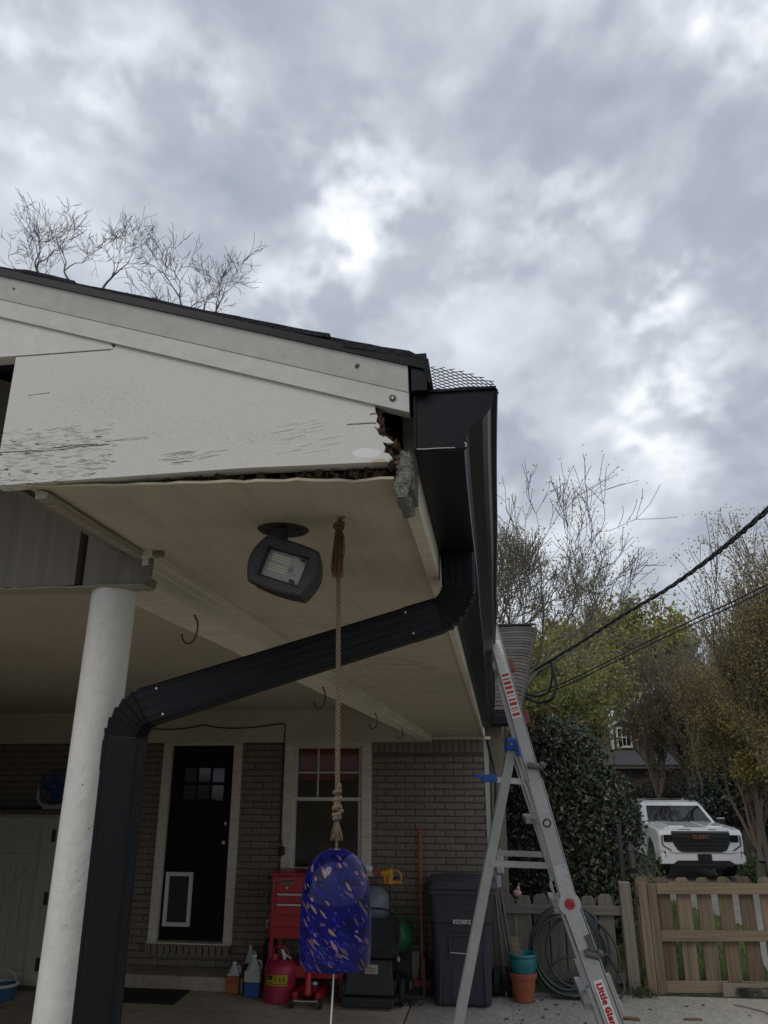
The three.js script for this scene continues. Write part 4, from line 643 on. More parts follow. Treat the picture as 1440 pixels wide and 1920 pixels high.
// ------------------------------------------------------------------ wheeled bin
{
  const bin = thing('wheeled_bin', 'dark wheeled rubbish bin with white numerals by the brick wall', 'bin', [-.375, 0, -8.56]);
  const ring = (w, d, r, y) => { const o = []; for (const [sx, sz, a0] of [[1, 1, 0], [-1, 1, 90], [-1, -1, 180], [1, -1, 270]]) for (let k = 0; k <= 5; k++) { const a = (a0 + k * 18) * Math.PI / 180; o.push([sx * (w / 2 - r) + Math.cos(a) * r, y, sz * (d / 2 - r) + Math.sin(a) * r]); } return o; };
  const loft = rings => { const pos = [], idx = [], n = rings[0].length; rings.forEach(r => r.forEach(p => pos.push(...p))); for (let i = 0; i < rings.length - 1; i++) for (let k = 0; k < n; k++) { const a = i * n + k, b = i * n + (k + 1) % n; idx.push(a, a + n, b, b, a + n, b + n); } for (const [ri, f] of [[0, 1], [rings.length - 1, 0]]) { const c = pos.length / 3, o = ri * n; pos.push(0, rings[ri][0][1], 0); for (let k = 0; k < n; k++) f ? idx.push(c, o + k, o + (k + 1) % n) : idx.push(c, o + (k + 1) % n, o + k); } const g = new THREE.BufferGeometry(); g.setAttribute('position', new THREE.Float32BufferAttribute(pos, 3)); g.setAttribute('uv', new THREE.Float32BufferAttribute(new Float32Array(pos.length / 3 * 2), 2)); g.setIndex(idx); const h = g.toNonIndexed(); h.computeVertexNormals(); return metric(h); };
  part(bin, 'body', loft([ring(.50, .44, .07, .004), ring(.53, .47, .08, .03), ring(.585, .52, .08, .62), ring(.60, .53, .08, .70), ring(.615, .55, .08, .72), ring(.645, .57, .08, .99)]), M.binplastic);
  part(bin, 'rim', loft([ring(.665, .59, .08, .96), ring(.69, .61, .08, .965), ring(.69, .61, .08, 1.0), ring(.66, .58, .08, 1.003)]), M.binplastic);
  const lid = part(bin, 'lid', loft([ring(.70, .62, .09, 1.004), ring(.71, .63, .09, 1.012), ring(.71, .63, .09, 1.03), ring(.66, .57, .12, 1.075), ring(.5, .4, .12, 1.092), ring(.3, .2, .08, 1.096)]), M.binplastic, 'domed bin lid');
  part(lid, 'lid_handle', [rb(.44, .022, .05, .008, [0, 1.083, .22], [.2, 0, 0]), rb(.3, .02, .03, .006, [.01, 1.098, .10])], M.binplastic);
  part(bin, 'grip_frame', [span(-.125, -.10, .42, .62, .235, .275, .004), span(.105, .13, .42, .62, .235, .275, .004), span(-.125, .13, .60, .625, .24, .278, .004)], M.binplastic, 'raised frame round the bin lift bar');
  part(bin, 'grab_bar', [cyl(.008, .008, .215, [.0, .455, .272], [0, 0, Math.PI / 2 - .05], 12)], M.steel, 'metal lift bar across the recess');
  part(bin, 'rib', [rb(.36, .035, .02, .008, [0, .835, .272]), rb(.2, .32, .01, .004, [.0, .235, .246], [-.05, 0, 0]), rb(.022, .62, .02, .006, [.212, .33, .252], [-.045, 0, .03]), rb(.022, .62, .02, .006, [-.205, .33, .252], [-.045, 0, -.03])], M.binplastic);
  part(bin, 'numerals', mv(new THREE.PlaneGeometry(.18, .062), [.01, .727, .2785], [-.03, 0, 0]), (() => { const c = document.createElement('canvas'); c.width = 256; c.height = 80; const g = c.getContext('2d'); g.fillStyle = 'rgb(47,49,57)'; g.fillRect(0, 0, 256, 80); g.fillStyle = 'rgb(214,214,216)'; g.font = 'bold 68px sans-serif'; g.textAlign = 'center'; g.textBaseline = 'middle'; g.fillText('8123N812', 128, 42, 244); const t = new THREE.CanvasTexture(c); t.colorSpace = THREE.SRGBColorSpace; return new THREE.MeshStandardMaterial({ map: t, roughness: .55 }); })(), 'white stencilled numerals');
  for (const x of [-.31, .31]) part(bin, 'wheel', [cyl(.12, .12, .05, [x * 1.02, .122, -.22], [0, 0, Math.PI / 2], 28)], M.rubber);
}
// ------------------------------------------------------------------ red tool cart and the things round it
{
  const cart = thing('tool_cart', 'red steel tool cart with drawers under the window', 'tool cart', [-1.88, 0, -8.5]);
  const X0 = -.385, X1 = .36, zf = .185, zb = -.2;
  part(cart, 'cabinet', [span(X0, X1, .53, 1.10, zb, zf, .006)], M.redpaint);
  part(cart, 'top', [rb(X1 - X0 + .03, .022, .42, .006, [(X0 + X1) / 2, 1.112, -.005])], M.redpaint);
  part(cart, 'post', [span(X0, X0 + .035, .04, .53, zf - .035, zf)], M.redpaint); part(cart, 'post', [span(X1 - .035, X1, .04, .53, zf - .035, zf)], M.redpaint);
  part(cart, 'post', [span(X0, X0 + .035, .04, .53, zb, zb + .035)], M.redpaint); part(cart, 'post', [span(X1 - .035, X1, .04, .53, zb, zb + .035)], M.redpaint);
  part(cart, 'tray', [span(X0 + .036, X1 - .036, .20, .30, zb + .01, zf - .004)], M.redpaint);
  for (const x of [X0 + .03, X1 - .03]) for (const z of [zb + .02, zf - .02]) part(cart, 'castor', [cyl(.02, .02, .02, [x, .021, z], [0, 0, Math.PI / 2], 14)], M.rubber);
  [[.945, 1.09], [.852, .935], [.745, .842], [.64, .735], [.545, .63]].forEach(([a, b], i) => { const d = part(cart, 'drawer', [span(X0 + .05, X1 - .05, a, b, zf - .002, zf + .012, .003)], M.redpaint); if (i === 0) return; if (i < 3) part(d, 'pull', [rb(X1 - X0 - .13, .018, .016, .004, [(X0 + X1) / 2, b - .006, zf + .019])], mat([.55, .5, .47], { rough: .4, metal: .4 }), 'pale metal drawer pull'); });
  const badge = part(cart, 'badge', mv(new THREE.PlaneGeometry(.135, .042), [X0 + .165, 1.045, zf + .0135]), canvasMat(192, 60, (g, w, h) => { g.fillStyle = '#8d837c'; g.fillRect(0, 0, w, h); g.fillStyle = '#1c1a1a'; g.fillRect(6, 8, w - 12, h - 16); g.fillStyle = '#8d837c'; g.font = 'bold 34px sans-serif'; g.textAlign = 'center'; g.textBaseline = 'middle'; g.fillText('O·HOMAK', w / 2, h / 2 + 1, 170); }), 'grey maker plate on the cart');
  part(cart, 'lock', [cyl(.010, .010, .01, [X0 + .165, .99, zf + .015], [Math.PI / 2, 0, 0], 12)], M.steel);
  part(cart, 'rivet', [sph(.007, [X0 + .022, 1.05, zf], [1, 1, .5], 8), sph(.007, [X0 + .022, 1.00, zf], [1, 1, .5], 8)], M.steel);
  part(cart, 'side_handle', tube([[X0, .95, .12], [X0 - .035, .93, .12], [X0 - .035, .84, .12], [X0, .82, .12]], .006, 20, 6), M.blackplastic);
  part(cart, 'hook_tray', [rb(.07, .02, .14, .004, [X0 - .03, 1.07, .03], [0, 0, .3])], M.blackplastic);

  // hedge trimmer lying on the cart
  const tr = thing('hedge_trimmer', 'yellow and orange hedge trimmer lying across the cart top', 'power tool', [-1.3, 1.13, -8.42]);
  part(tr, 'blade', [rb(.36, .022, .05, .006, [-.03, .012, 0]), bx(.36, .006, .09, [-.08, .003, 0])], mat([.30, .06, .03], { rough: .5 }));
  part(tr, 'motor_body', [rb(.12, .055, .07, .015, [.19, .0, .0], [0, 0, .25]), rb(.10, .10, .075, .018, [.205, -.055, .005]), rb(.05, .085, .08, .012, [.23, -.06, .03])], mat([.55, .26, .015], { rough: .5 }), 'yellow motor housing');
  part(tr, 'handle', [tube([[.25, .02, .01], [.30, .02, .01], [.335, -.02, .01], [.335, -.07, .01]], .008, 20, 8), rb(.10, .026, .03, .006, [.29, -.085, .01])], mat([.50, .24, .03], { rough: .5 }));
  part(tr, 'trigger', [rb(.06, .02, .02, .006, [.28, -.045, .01], [0, 0, .5])], M.blackplastic);
  part(tr, 'power_cord', tube([[.22, -.10, .02], [.222, -.3, .02], [.228, -.45, .02], [.235, -.53, .03]], .008, 20, 6), M.blackplastic, 'black cord hanging straight down');
  const mug = thing('white_mug', 'small white cup lying on the cart beside the trimmer', 'cup', [-1.25, 1.124, -8.34]);
  part(mug, 'body', mv(lathe([[0, 0], [.03, .0], [.033, .01], [.034, .065], [.031, .065], [.03, .012], [0, .012]], 20), [.0, .034, 0], [0, 0, 1.2]), mat([.6, .6, .6], { rough: .3 })); part(mug, 'handle', clean(mv(new THREE.TorusGeometry(.02, .005, 8, 16), [-.03, .052, .0], [0, 0, 1.2])), mat([.6, .6, .6], { rough: .3 }));

  const jack = thing('floor_jack', 'red trolley jack parked on the floor below the cart', 'jack', [-1.83, 0, -8.22]);
  part(jack, 'frame', [rb(.05, .09, .42, .01, [-.11, .085, -.08]), rb(.05, .09, .42, .01, [.11, .085, -.08]), rb(.2, .03, .2, .008, [0, .10, -.15])], M.redpaint);
  part(jack, 'handle_socket', [cyl(.03, .04, .17, [0, .19, .06], [-.2, 0, 0], 16), sph(.035, [0, .11, .07], [1.3, .8, 1], 14)], M.redpaint);
  part(jack, 'axle', [cyl(.009, .009, .26, [0, .062, .135], [0, 0, Math.PI / 2], 10)], M.steel);
  for (const x of [-.135, .135]) part(jack, 'wheel', [cyl(.042, .042, .03, [x, .043, .13], [0, 0, Math.PI / 2], 20)], M.blackplastic);
  part(jack, 'saddle', [cyl(.045, .05, .03, [0, .125, -.27], undefined, 18)], M.steel);

  const can = thing('fuel_can', 'round red fuel can with yellow warning label', 'fuel can', [-2.145, 0, -8.33]);
  part(can, 'drum', lathe([[0, .002], [.148, .002], [.154, .01], [.152, .14], [.156, .15], [.152, .16], [.152, .245], [.156, .252], [.151, .262], [.148, .30], [.12, .335], [.06, .355], [0, .36]], 48), M.maroon);
  part(can, 'label', (() => { const g = new THREE.CylinderGeometry(.1545, .1545, .088, 32, 1, true, -.75, 1.45); return clean(g.translate(0, .2, 0)); })(), canvasMat(256, 96, (g, w, h) => { g.fillStyle = '#a89a14'; g.fillRect(0, 0, w, h); g.fillStyle = '#17150c'; g.fillRect(4, 6, 86, 38); const r = rngOf(6); for (let c = 0; c < 3; c++) for (let i = 0; i < 6; i++) g.fillRect(108 + c * 48, 12 + i * 9, 20 + r() * 18, 5); for (let i = 0; i < 16; i++) g.fillRect(10 + i * 15, 76, 9, 12); for (let i = 0; i < 5; i++) g.fillRect(10 + r() * 50, 50 + i * 5, 14 + r() * 18, 3); g.fillStyle = '#b8aa20'; g.font = 'bold 15px sans-serif'; g.fillText('DANGER', 10, 30); }), 'yellow and black warning label');
  part(can, 'spout_cap', [cyl(.03, .035, .05, [-.06, .375, 0], undefined, 16), cyl(.05, .05, .014, [-.06, .352, 0], undefined, 18)], M.maroon);
  part(can, 'trigger_valve', [rb(.03, .10, .03, .006, [.03, .40, .02], [0, 0, .3]), cyl(.012, .012, .09, [.07, .385, .02], [0, 0, 1.1], 10)], M.steel);
  part(can, 'handle', tube([[-.1, .345, 0], [-.06, .45, 0], [.04, .455, 0], [.1, .345, 0]], .007, 24, 8), M.redplastic);
  const jug = (name, label, pos, w, h, liquid, cap, level, extra) => {
    const o = thing(name, label, 'jug', pos, 'bottles on the floor by the step');
    const R0 = w / 2;
    part(o, 'liquid', [rb(w - .006, level, w * .62 - .006, .012, [0, level / 2 + .002, 0])], mat(liquid, { rough: .35 }), extra);
    part(o, 'body', [rb(w, h * .62 - level, w * .62, .012, [0, level + (h * .62 - level) / 2 + .0035, 0]), mv(lathe([[R0 * .92, 0], [R0 * .85, h * .06], [R0 * .5, h * .2], [R0 * .28, h * .27], [R0 * .26, h * .31], [0, h * .31]], 20), [0, h * .615, 0], [0, 0, 0], [1, 1, .66])], mat([.42, .42, .40], { rough: .4 }));
    part(o, 'cap', [cyl(R0 * .3, R0 * .32, h * .07, [0, h * .955, 0], undefined, 16)], mat(cap, { rough: .5 }));
    part(o, 'handle', tube([[R0 * .45, h * .85, 0], [R0 * .85, h * .83, 0], [R0 * .95, h * .66, 0]], .011, 14, 8), mat([.42, .42, .40], { rough: .4 }));
    return o;
  };
  const j1 = jug('orange_jug', 'half-gallon jug of orange cleaner, leftmost bottle by the step', [-2.665, 0, -8.5], .135, .285, [.30, .12, .02], [.62, .62, .6], .155, 'orange liquid');
  part(j1, 'print', mv(new THREE.PlaneGeometry(.09, .05), [-.005, .12, .0425], [0, 0, .12]), mat([.34, .05, .02], { rough: .5 }), 'red lettering patch');
  jug('blue_jug', 'large translucent jug of blue fluid between orange jug and fuel can', [-2.44, 0, -8.42], .165, .37, [.015, .09, .28], [.66, .66, .66], .125, 'blue fluid');
  jug('red_bottle', 'dark red bottle with white cap behind the jugs', [-2.56, 0, -8.68], .12, .40, [.10, .012, .02], [.5, .5, .5], .23, 'red contents');
  jug('yellow_bottle', 'yellow oil bottle squeezed behind the blue jug', [-2.335, 0, -8.62], .12, .32, [.33, .17, .012], [.03, .03, .03], .19, 'yellow plastic');
  const spr = thing('pump_sprayer', 'red pump sprayer head with white lever beside the cart', 'sprayer', [-2.36, 0, -8.72]);
  part(spr, 'tank', lathe([[0, .003], [.07, .003], [.075, .02], [.075, .38], [.05, .45], [.03, .47], [0, .47]], 24), M.blackplastic); part(spr, 'pump_head', [cyl(.03, .035, .10, [0, .51, 0], undefined, 14), rb(.06, .07, .05, .012, [.02, .59, .01]), rb(.03, .09, .03, .01, [.02, .67, .0], [0, 0, -.2])], M.redplastic); part(spr, 'lever', tube([[-.01, .63, .02], [-.045, .62, .02], [-.045, .56, .02]], .007, 14, 8), mat([.6, .6, .6], { rough: .4 }));

  const mow = thing('lawn_mower', 'black push mower with grass bag seen from behind', 'mower', [-1.21, 0, -8.35]);
  part(mow, 'grass_bag', [mv(ex([[-.19, 0], [.19, 0], [.205, .30], [-.205, .30]], .16, .02), [.0, .37, -.10], [-.25, 0, 0])], mat([.028, .028, .029], { kind: 'grit', size: .1, amp: .4, bump: .001, rough: .9 }), 'black cloth grass bag');
  part(mow, 'bag_frame', [tube([[-.21, .37, .06], [-.215, .66, -.02], [.215, .66, -.02], [.21, .37, .06]], .010, 40, 8), tube([[-.1, .66, -.01], [0, .58, .02], [.1, .58, .02], [0.05, .66, -.01]], .006, 20, 6)], M.wire);
  part(mow, 'rear_door', [mv(ex([[-.235, 0], [.215, 0], [.19, .27], [-.21, .27]], .03, .012), [-.03, .105, .13], [-.22, 0, 0])], M.blackplastic);
  part(mow, 'deck', [rb(.48, .13, .46, .03, [-.02, .15, -.12]), rb(.50, .085, .05, .02, [-.04, .06, .225])], M.blackplastic);
  part(mow, 'caution_label', mv(new THREE.PlaneGeometry(.125, .075), [-.02, .315, .1395], [-.22, 0, 0]), canvasMat(128, 80, (g, w, h) => { g.fillStyle = '#a49a8c'; g.fillRect(0, 0, w, h); g.fillStyle = '#6a4038'; for (let i = 0; i < 5; i++) g.fillRect(10, 22 + i * 10, 60 + (i * 37) % 45, 4); }), 'pale caution label');
  for (const [x, z, r] of [[.265, .06, .115], [-.29, .06, .115], [.25, -.34, .09], [-.27, -.34, .09]]) { const w = part(mow, 'wheel', [clean(mv(new THREE.TorusGeometry(r - .022, .024, 10, 30), [x, r + .002, z], [0, Math.PI / 2, 0]))], M.rubber); part(w, 'hub', [cyl(r - .03, r - .03, .035, [x, r + .002, z], [0, 0, Math.PI / 2], 20)], M.blackplastic); }
  part(mow, 'handlebar', [tube([[-.2, .2, -.05], [-.22, .62, .06], [-.2, .80, .14], [.2, .80, .14], [.22, .62, .06], [.2, .2, -.05]], .011, 60, 8)], M.wire);
  part(mow, 'cable', tube([[.02, .46, .1], [.14, .48, .12], [.24, .42, .1], [.30, .28, .06], [.31, .2, .04]], .005, 30, 6), M.wire);
  part(mow, 'lever', [sph(.02, [.235, .40, .09], [.6, 1.4, .6], 10)], mat([.5, .5, .5], { rough: .5 }));

  const rack = thing('ball_stand', 'low dark crate holding the exercise balls behind the mower', 'crate', [-1.05, 0, -8.68]);
  const slat = []; part(rack, 'base', [span(-.24, .3, 0.002, .03, -.14, .14)], M.darkwood); for (const x of [-.23, .29]) part(rack, 'side', [span(x - .012, x + .012, .03, .36, -.14, .14)], M.darkwood); part(rack, 'back', [span(-.218, .278, .03, .36, -.14, -.12)], M.darkwood);
  lone('exercise_ball', 'grey exercise ball beside the hanging bell', 'ball', [sph(.178, [-1.275, .80, -8.64], [1, 1, 1], 40)], mat([.20, .23, .26], { kind: 'fine', size: .3, amp: .2, rough: .42 }), 'exercise balls');
  lone('exercise_ball', 'green exercise ball behind the mower bag', 'ball', [sph(.17, [-1.03, .53, -8.655], [1, 1, 1], 40)], mat([.03, .125, .055], { kind: 'fine', size: .3, amp: .2, rough: .45 }), 'exercise balls');
  const pole = thing('broom', 'broom with orange handle leaning on the brick wall', 'broom', [-.79, 0, -8.72]);
  part(pole, 'handle', [bar([.0, .10, .02], [-.015, 1.52, -.115], .030, .026, .006)], mat([.32, .085, .02], { kind: 'wood', size: [.1, .5], amp: .35, rough: .5 }), 'orange wooden handle'); part(pole, 'head', [rb(.18, .07, .05, .01, [0, .10, .02])], M.redplastic); part(pole, 'bristles', [jitter(bx(.19, .075, .055, [0, .04, .02]), .01, 60)], M.blackplastic);
  const bc = thing('debris_pile', 'small heap of dark litter at the floor joint', 'litter', [-.86, 0, -8.38]); const R = rngOf(2), lt = []; for (let i = 0; i < 90; i++) lt.push(clean(mv(new THREE.TetrahedronGeometry(.008 + R() * .012), [(R() - .5) * .3 * R(), .006 + R() * .02, (R() - .5) * .16], [R() * 3, R() * 3, R() * 3], [1.5, .4, 1]))); part(bc, 'scraps', lt, M.darkwood).userData.kind = 'stuff';
  lone('paper_bag', 'pale crumpled carton against the wall behind the mower', 'carton', [jitter(rb(.08, .16, .06, .008, [-.86, .29, -8.78]), .02, 20), jitter(rb(.12, .10, .08, .008, [-.87, .051, -8.77]), .01, 20), jitter(rb(.06, .12, .05, .01, [-.865, .155, -8.775]), .01, 20)], mat([.25, .24, .22], { rough: .8 }));
}
// ------------------------------------------------------------------ dark left part of the carport
{
  const mt = thing('doormat', 'black rubber doormat before the back door step', 'mat', [-3.42, 0, -8.3]);
  part(mt, 'rubber', [mv(ex([[-.30, -.25], [.32, -.25], [.30, .20], [-.40, .20]], .012, .003), [0, .003, 0], [-Math.PI / 2, 0, 0])], M.rubber);
  const cab = thing('storage_cabinet', 'tall white plank-door storage cabinet at far left', 'cabinet', [-5.25, 0, -8.55]);
  part(cab, 'carcass', [span(-.9, .63, .05, 1.655, -.3, .255)], M.cabinet); part(cab, 'plinth', [span(-.88, .61, 0.002, .05, -.28, .22)], M.darkwood); part(cab, 'top', [span(-.95, .66, 1.656, 1.70, -.305, .30)], M.darkwood, 'dark overhanging cabinet top');
  const dr = part(cab, 'door', [span(-.45, .60, .08, 1.63, .256, .268)], M.cabinet);
  for (let i = 0; i < 7; i++) part(dr, 'plank', [span(-.30 + i * .104, -.30 + i * .104 + .098, .20, 1.18, .2682, .276)], M.cabinet);
  part(dr, 'rail', [span(-.45, .46, 1.185, 1.27, .2682, .288)], M.cabinet); part(dr, 'rail', [span(-.45, .46, 1.55, 1.63, .2682, .287)], M.cabinet); part(dr, 'rail', [span(-.45, .46, .08, .19, .2682, .287)], M.cabinet); part(dr, 'stile', [span(.465, .60, .08, 1.63, .2682, .2865)], M.cabinet);
  part(dr, 'diagonal_brace', [bar([-.42, .30, .283], [.45, 1.17, .283], .05, .012)], M.cabinet);
  for (const y of [.25, .85, 1.45]) part(dr, 'hinge', [span(.585, .625, y - .06, y + .06, .2875, .294)], M.blackplastic);
  const fan = thing('fan', 'blue-bladed fan with white stand on the cabinet top', 'fan', [-4.84, 1.70, -8.5]);
  part(fan, 'cage', [clean(mv(new THREE.TorusGeometry(.175, .008, 8, 40), [0, .235, 0])), ...[.06, .10, .14].map(r => clean(mv(new THREE.TorusGeometry(r, .003, 6, 30), [0, .235, .03]))), ...Array.from({ length: 12 }, (_, i) => bx(.34, .003, .003, [0, .235, .03], [0, 0, i * Math.PI / 12]))], mat([.03, .06, .16], { rough: .4 }));
  part(fan, 'blade', Array.from({ length: 4 }, (_, i) => mv(sph(.075, [.08, 0, 0], [1, .75, .12], 14), [0, .235, -.01], [.2, 0, i * Math.PI / 2])), mat([.012, .06, .22], { rough: .35 }), 'blue fan blades'); part(fan, 'motor', [cyl(.045, .045, .08, [0, .235, -.05], [Math.PI / 2, 0, 0], 18), sph(.03, [0, .235, .02], [1, 1, .6], 14)], mat([.02, .09, .3], { rough: .4 }));
  part(fan, 'stand', [tube([[-.185, .235, -.01], [-.18, .10, 0], [-.12, .045, 0], [.12, .045, 0], [.18, .10, 0], [.185, .235, -.01]], .014, 40, 8), rb(.2, .03, .16, .01, [.02, .0165, 0])], mat([.5, .5, .5], { rough: .5 }), 'white fan stand');
  const bk = thing('bucket', 'blue bucket with white rim and wire handle, bottom left', 'bucket', [-4.83, 0, -8.0]);
  part(bk, 'pail', lathe([[0, .003], [.115, .003], [.12, .01], [.142, .125], [.138, .125], [.114, .015], [0, .012]], 36), mat([.03, .085, .17], { rough: .5 })); part(bk, 'rim', [clean(mv(new THREE.TorusGeometry(.145, .009, 8, 40), [0, .13, 0], [Math.PI / 2, 0, 0])), mv(lathe([[.14, .125], [.147, .118], [.150, .128], [.146, .145], [.14, .145]], 36), [0, 0, 0])], mat([.5, .5, .48], { rough: .5 }), 'white bucket rim'); part(bk, 'handle', tube([[-.15, .135, 0], [-.12, .21, .0], [-.02, .26, .02], [.09, .235, .01], [.15, .135, 0]], .004, 30, 6), mat([.55, .55, .53], { rough: .5 }));
  lone('floor_straw', 'pale dry twig lying on the floor by the bucket', 'twig', [tube([[-4.72, .006, -7.75], [-4.66, .01, -7.72], [-4.58, .006, -7.70]], .005, 10, 5)], M.rope);
}

// ------------------------------------------------------------------ weathered picket fence, gate and what leans there
const offUV = g => { const u = g.attributes.uv, a = offUV.r() * 3, b = offUV.r() * 3; for (let i = 0; i < u.count; i++) u.setXY(i, u.getX(i) + a, u.getY(i) + b); return g; }; offUV.r = rngOf(1234);
const picket = (w, h, t) => offUV(ex([[-w / 2, 0], [w / 2, 0], [w / 2, h - w * .34], [w * .42, h - w * .14], [w * .27, h], [-w * .27, h], [-w * .42, h - w * .14], [-w / 2, h - w * .34]], t, .002));
{
  const R = rngOf(41);
  const f = thing('picket_fence', 'weathered grey picket fence behind the coiled hose', 'fence', [.0, 0, -9.06]);
  [.055, .222, .388, .552, .715, .888, 1.055, 1.185].slice(0, 7).forEach((x, i) => { const p = part(f, 'picket', picket(.146, .86 + (R() - .5) * .03 + i * .004, .018), M.greyfence[i % 3]); p.position.set(x + .03, -.01, -.03 + (R() - .5) * .004); p.rotation.z = (R() - .5) * .018; });
  part(f, 'rail', [rb(.60, .085, .035, .004, [.33, .735, .018], [0, 0, -.004])], mat([.165, .148, .12], { kind: 'wood', size: [.2, 1.1], amp: .5, bump: .003, rough: .95, rot: Math.PI / 2 })); part(f, 'rail', [rb(.60, .085, .035, .004, [.935, .735, .016], [0, 0, .012])], mat([.15, .132, .105], { kind: 'wood', size: [.23, 1.1], amp: .5, bump: .003, rough: .95, rot: Math.PI / 2 }));
  part(f, 'rail', [rb(1.2, .085, .035, .004, [.63, .13, .018])], M.greyfence[2]);
  part(f, 'post', [rb(.115, 1.02, .10, .008, [1.292, .50, .03], [0, 0, .012])], M.greyfence[1], 'split grey fence post');
  part(f, 'post', [rb(.09, .92, .09, .006, [-.03, .45, .0])], M.greyfence[2]);

  const g = thing('garden_gate', 'brown wooden picket gate standing before the drive', 'gate', [1.415, 0, -9.0]); g.rotation.y = .115;
  const pk = (x, i) => { const p = part(g, 'picket', picket(.139, 1.045, .017), M.brownfence[i % 4]); p.position.set(x, .012 + (R() - .5) * .012, -.055 + (R() - .5) * .003); p.rotation.z = (R() - .5) * .008; };
  [.06, .262, .470, .682, .897, 1.112, 1.325, 1.54, 1.755].forEach(pk);
  part(g, 'stile', [rb(.092, 1.0, .034, .003, [.048, .512, .0], [0, 0, .006])], M.brownfence[2]); part(g, 'stile', [rb(.088, .985, .034, .003, [.142, .503, .001], [0, 0, .004])], M.brownfence[3]);
  part(g, 'rail', [rb(1.75, .098, .034, .004, [1.065, .952, -.002])], M.brownrail[0]); part(g, 'rail', [rb(1.75, .095, .034, .004, [1.065, .522, -.002])], M.brownrail[1]); part(g, 'rail', [rb(.62, .10, .034, .004, [.50, .072, -.002])], M.brownrail[0]); part(g, 'rail', [rb(1.0, .10, .034, .004, [1.44, .072, -.002])], M.brownrail[1]);
  part(g, 'hinge', [rb(.02, .06, .03, .003, [-.012, .85, -.005]), rb(.02, .06, .03, .003, [-.012, .2, -.005])], M.wire);
  lone('loose_plank', 'grey weathered plank with dark stain lying against the gate foot', 'plank', [mv(rb(1.1, .115, .03, .004, [0, 0, 0]), [2.68, .062, -9.08], [-.06, .115, .006])], canvasMat(512, 128, (c, w, h) => { const r = rngOf(15); c.fillStyle = S([.19, .165, .13]); c.fillRect(0, 0, w, h); for (let i = 0; i < 500; i++) { c.fillStyle = r() > .5 ? 'rgba(30,26,20,.18)' : 'rgba(200,190,170,.08)'; c.fillRect(r() * w, r() * h, 20 + r() * 120, 1 + r()); } for (let i = 0; i < 260; i++) { c.fillStyle = 'rgba(18,17,18,.12)'; c.beginPath(); c.ellipse(70 + r() * r() * 330, h * (.35 + .6 * r()), 6 + r() * 22, 4 + r() * 10, 0, 0, 7); c.fill(); } }, { rough: .95 }));
  { const o = scene.children[scene.children.length - 1].geometry, p = o.attributes.position, u = o.attributes.uv; for (let i = 0; i < p.count; i++) u.setXY(i, (p.getX(i) - 2.13) / 1.1, (p.getY(i)) / .13); }
  lone('rail_offcut', 'short grey board on the ground right of the fence post', 'plank', [rb(.5, .05, .09, .004, [1.75, .0, -9.4])], M.greyfence[0]);

  // post lantern
  const lp = thing('post_lantern', 'dark iron lantern and bracket by the fence post', 'lantern', [1.37, 0, -9.22]);
  part(lp, 'pole', [rb(.05, 1.55, .05, .006, [-.06, .775, 0])], M.blackplastic); part(lp, 'base', [cyl(.05, .06, .03, [.045, 1.06, 0], undefined, 16), cyl(.06, .045, .05, [.045, 1.095, 0], undefined, 16), tube([[-.05, 1.02, 0], [.0, 1.04, 0], [.045, 1.05, 0]], .012, 12, 8)], M.blackplastic);
  part(lp, 'globe', [cyl(.046, .04, .17, [.045, 1.21, 0], undefined, 16)], mat([.05, .055, .05], { rough: .1, extra: { clearcoat: 1 } }), 'dark glass lantern globe'); part(lp, 'cap', [mv(lathe([[.062, 0], [.055, .02], [.03, .05], [.012, .065], [.012, .08], [0, .085]], 18), [.045, 1.297, 0])], M.blackplastic); part(lp, 'cage_bar', Array.from({ length: 4 }, (_, i) => cyl(.004, .004, .18, [.045 + Math.cos(i * 1.57 + .6) * .05, 1.21, Math.sin(i * 1.57 + .6) * .05], undefined, 6)), M.blackplastic);
  const bird = thing('bird_ornament', 'small pink bird ornament on the picket fence', 'ornament', [.19, .84, -9.06]);
  part(bird, 'body', [sph(.038, [0, .04, 0], [1.2, .95, .9], 18), sph(.02, [.012, .085, 0], [1, 1.3, 1], 14), sph(.012, [.02, .12, 0], [.6, 1.5, .6], 10)], mat([.50, .25, .24], { rough: .5 })); part(bird, 'stake', [cyl(.006, .006, .08, [0, -.03, -.02], undefined, 8)], M.steel);

  // pots
  const tp = thing('terracotta_pot', 'terracotta flower pot standing on the driveway', 'pot', [.197, 0, -8.62]);
  part(tp, 'pot', lathe([[0, .002], [.088, .002], [.092, .01], [.118, .195], [.119, .2]], 40), M.terracotta); part(tp, 'rim', lathe([[.119, .2], [.131, .201], [.135, .245], [.128, .25], [.118, .245], [.108, .19], [0, .185]], 40), M.terracotta, 'thick pot rim');
  const bp = thing('teal_pot', 'glazed teal pot stacked in the terracotta pot', 'pot', [.203, .19, -8.62]);
  part(bp, 'pot', lathe([[0, 0], [.09, 0], [.094, .02], [.118, .07], [.131, .12], [.132, .175], [.126, .19]], 40), M.teal); part(bp, 'rim', lathe([[.126, .19], [.136, .193], [.139, .212], [.131, .222], [.118, .22], [.113, .19], [.10, .12], [0, .1]], 40), M.teal, 'dark teal rolled rim');
  lone('wood_stake', 'short tan board standing in the teal pot', 'stake', [bx(.075, .26, .02, [.15, .42, -8.62], [0, 0, .12])], M.brownrail[0]);
  lone('dark_tub', 'dark plastic tub behind the stacked pots', 'tub', [lathe([[0, .002], [.12, .002], [.14, .2], [.145, .21], [.13, .21], [.115, .02], [0, .02]], 28).translate(.03, 0, -8.86)], M.blackplastic);
  const poles = [['long grey garden pole leaning beside the bin', -.045, .06, 1.55, .012], ['thin brown garden stake leaning right of the bin', .0, .13, 1.1, .010], ['weathered rake handle leaning nearest the fence', .055, .17, .95, .013]];
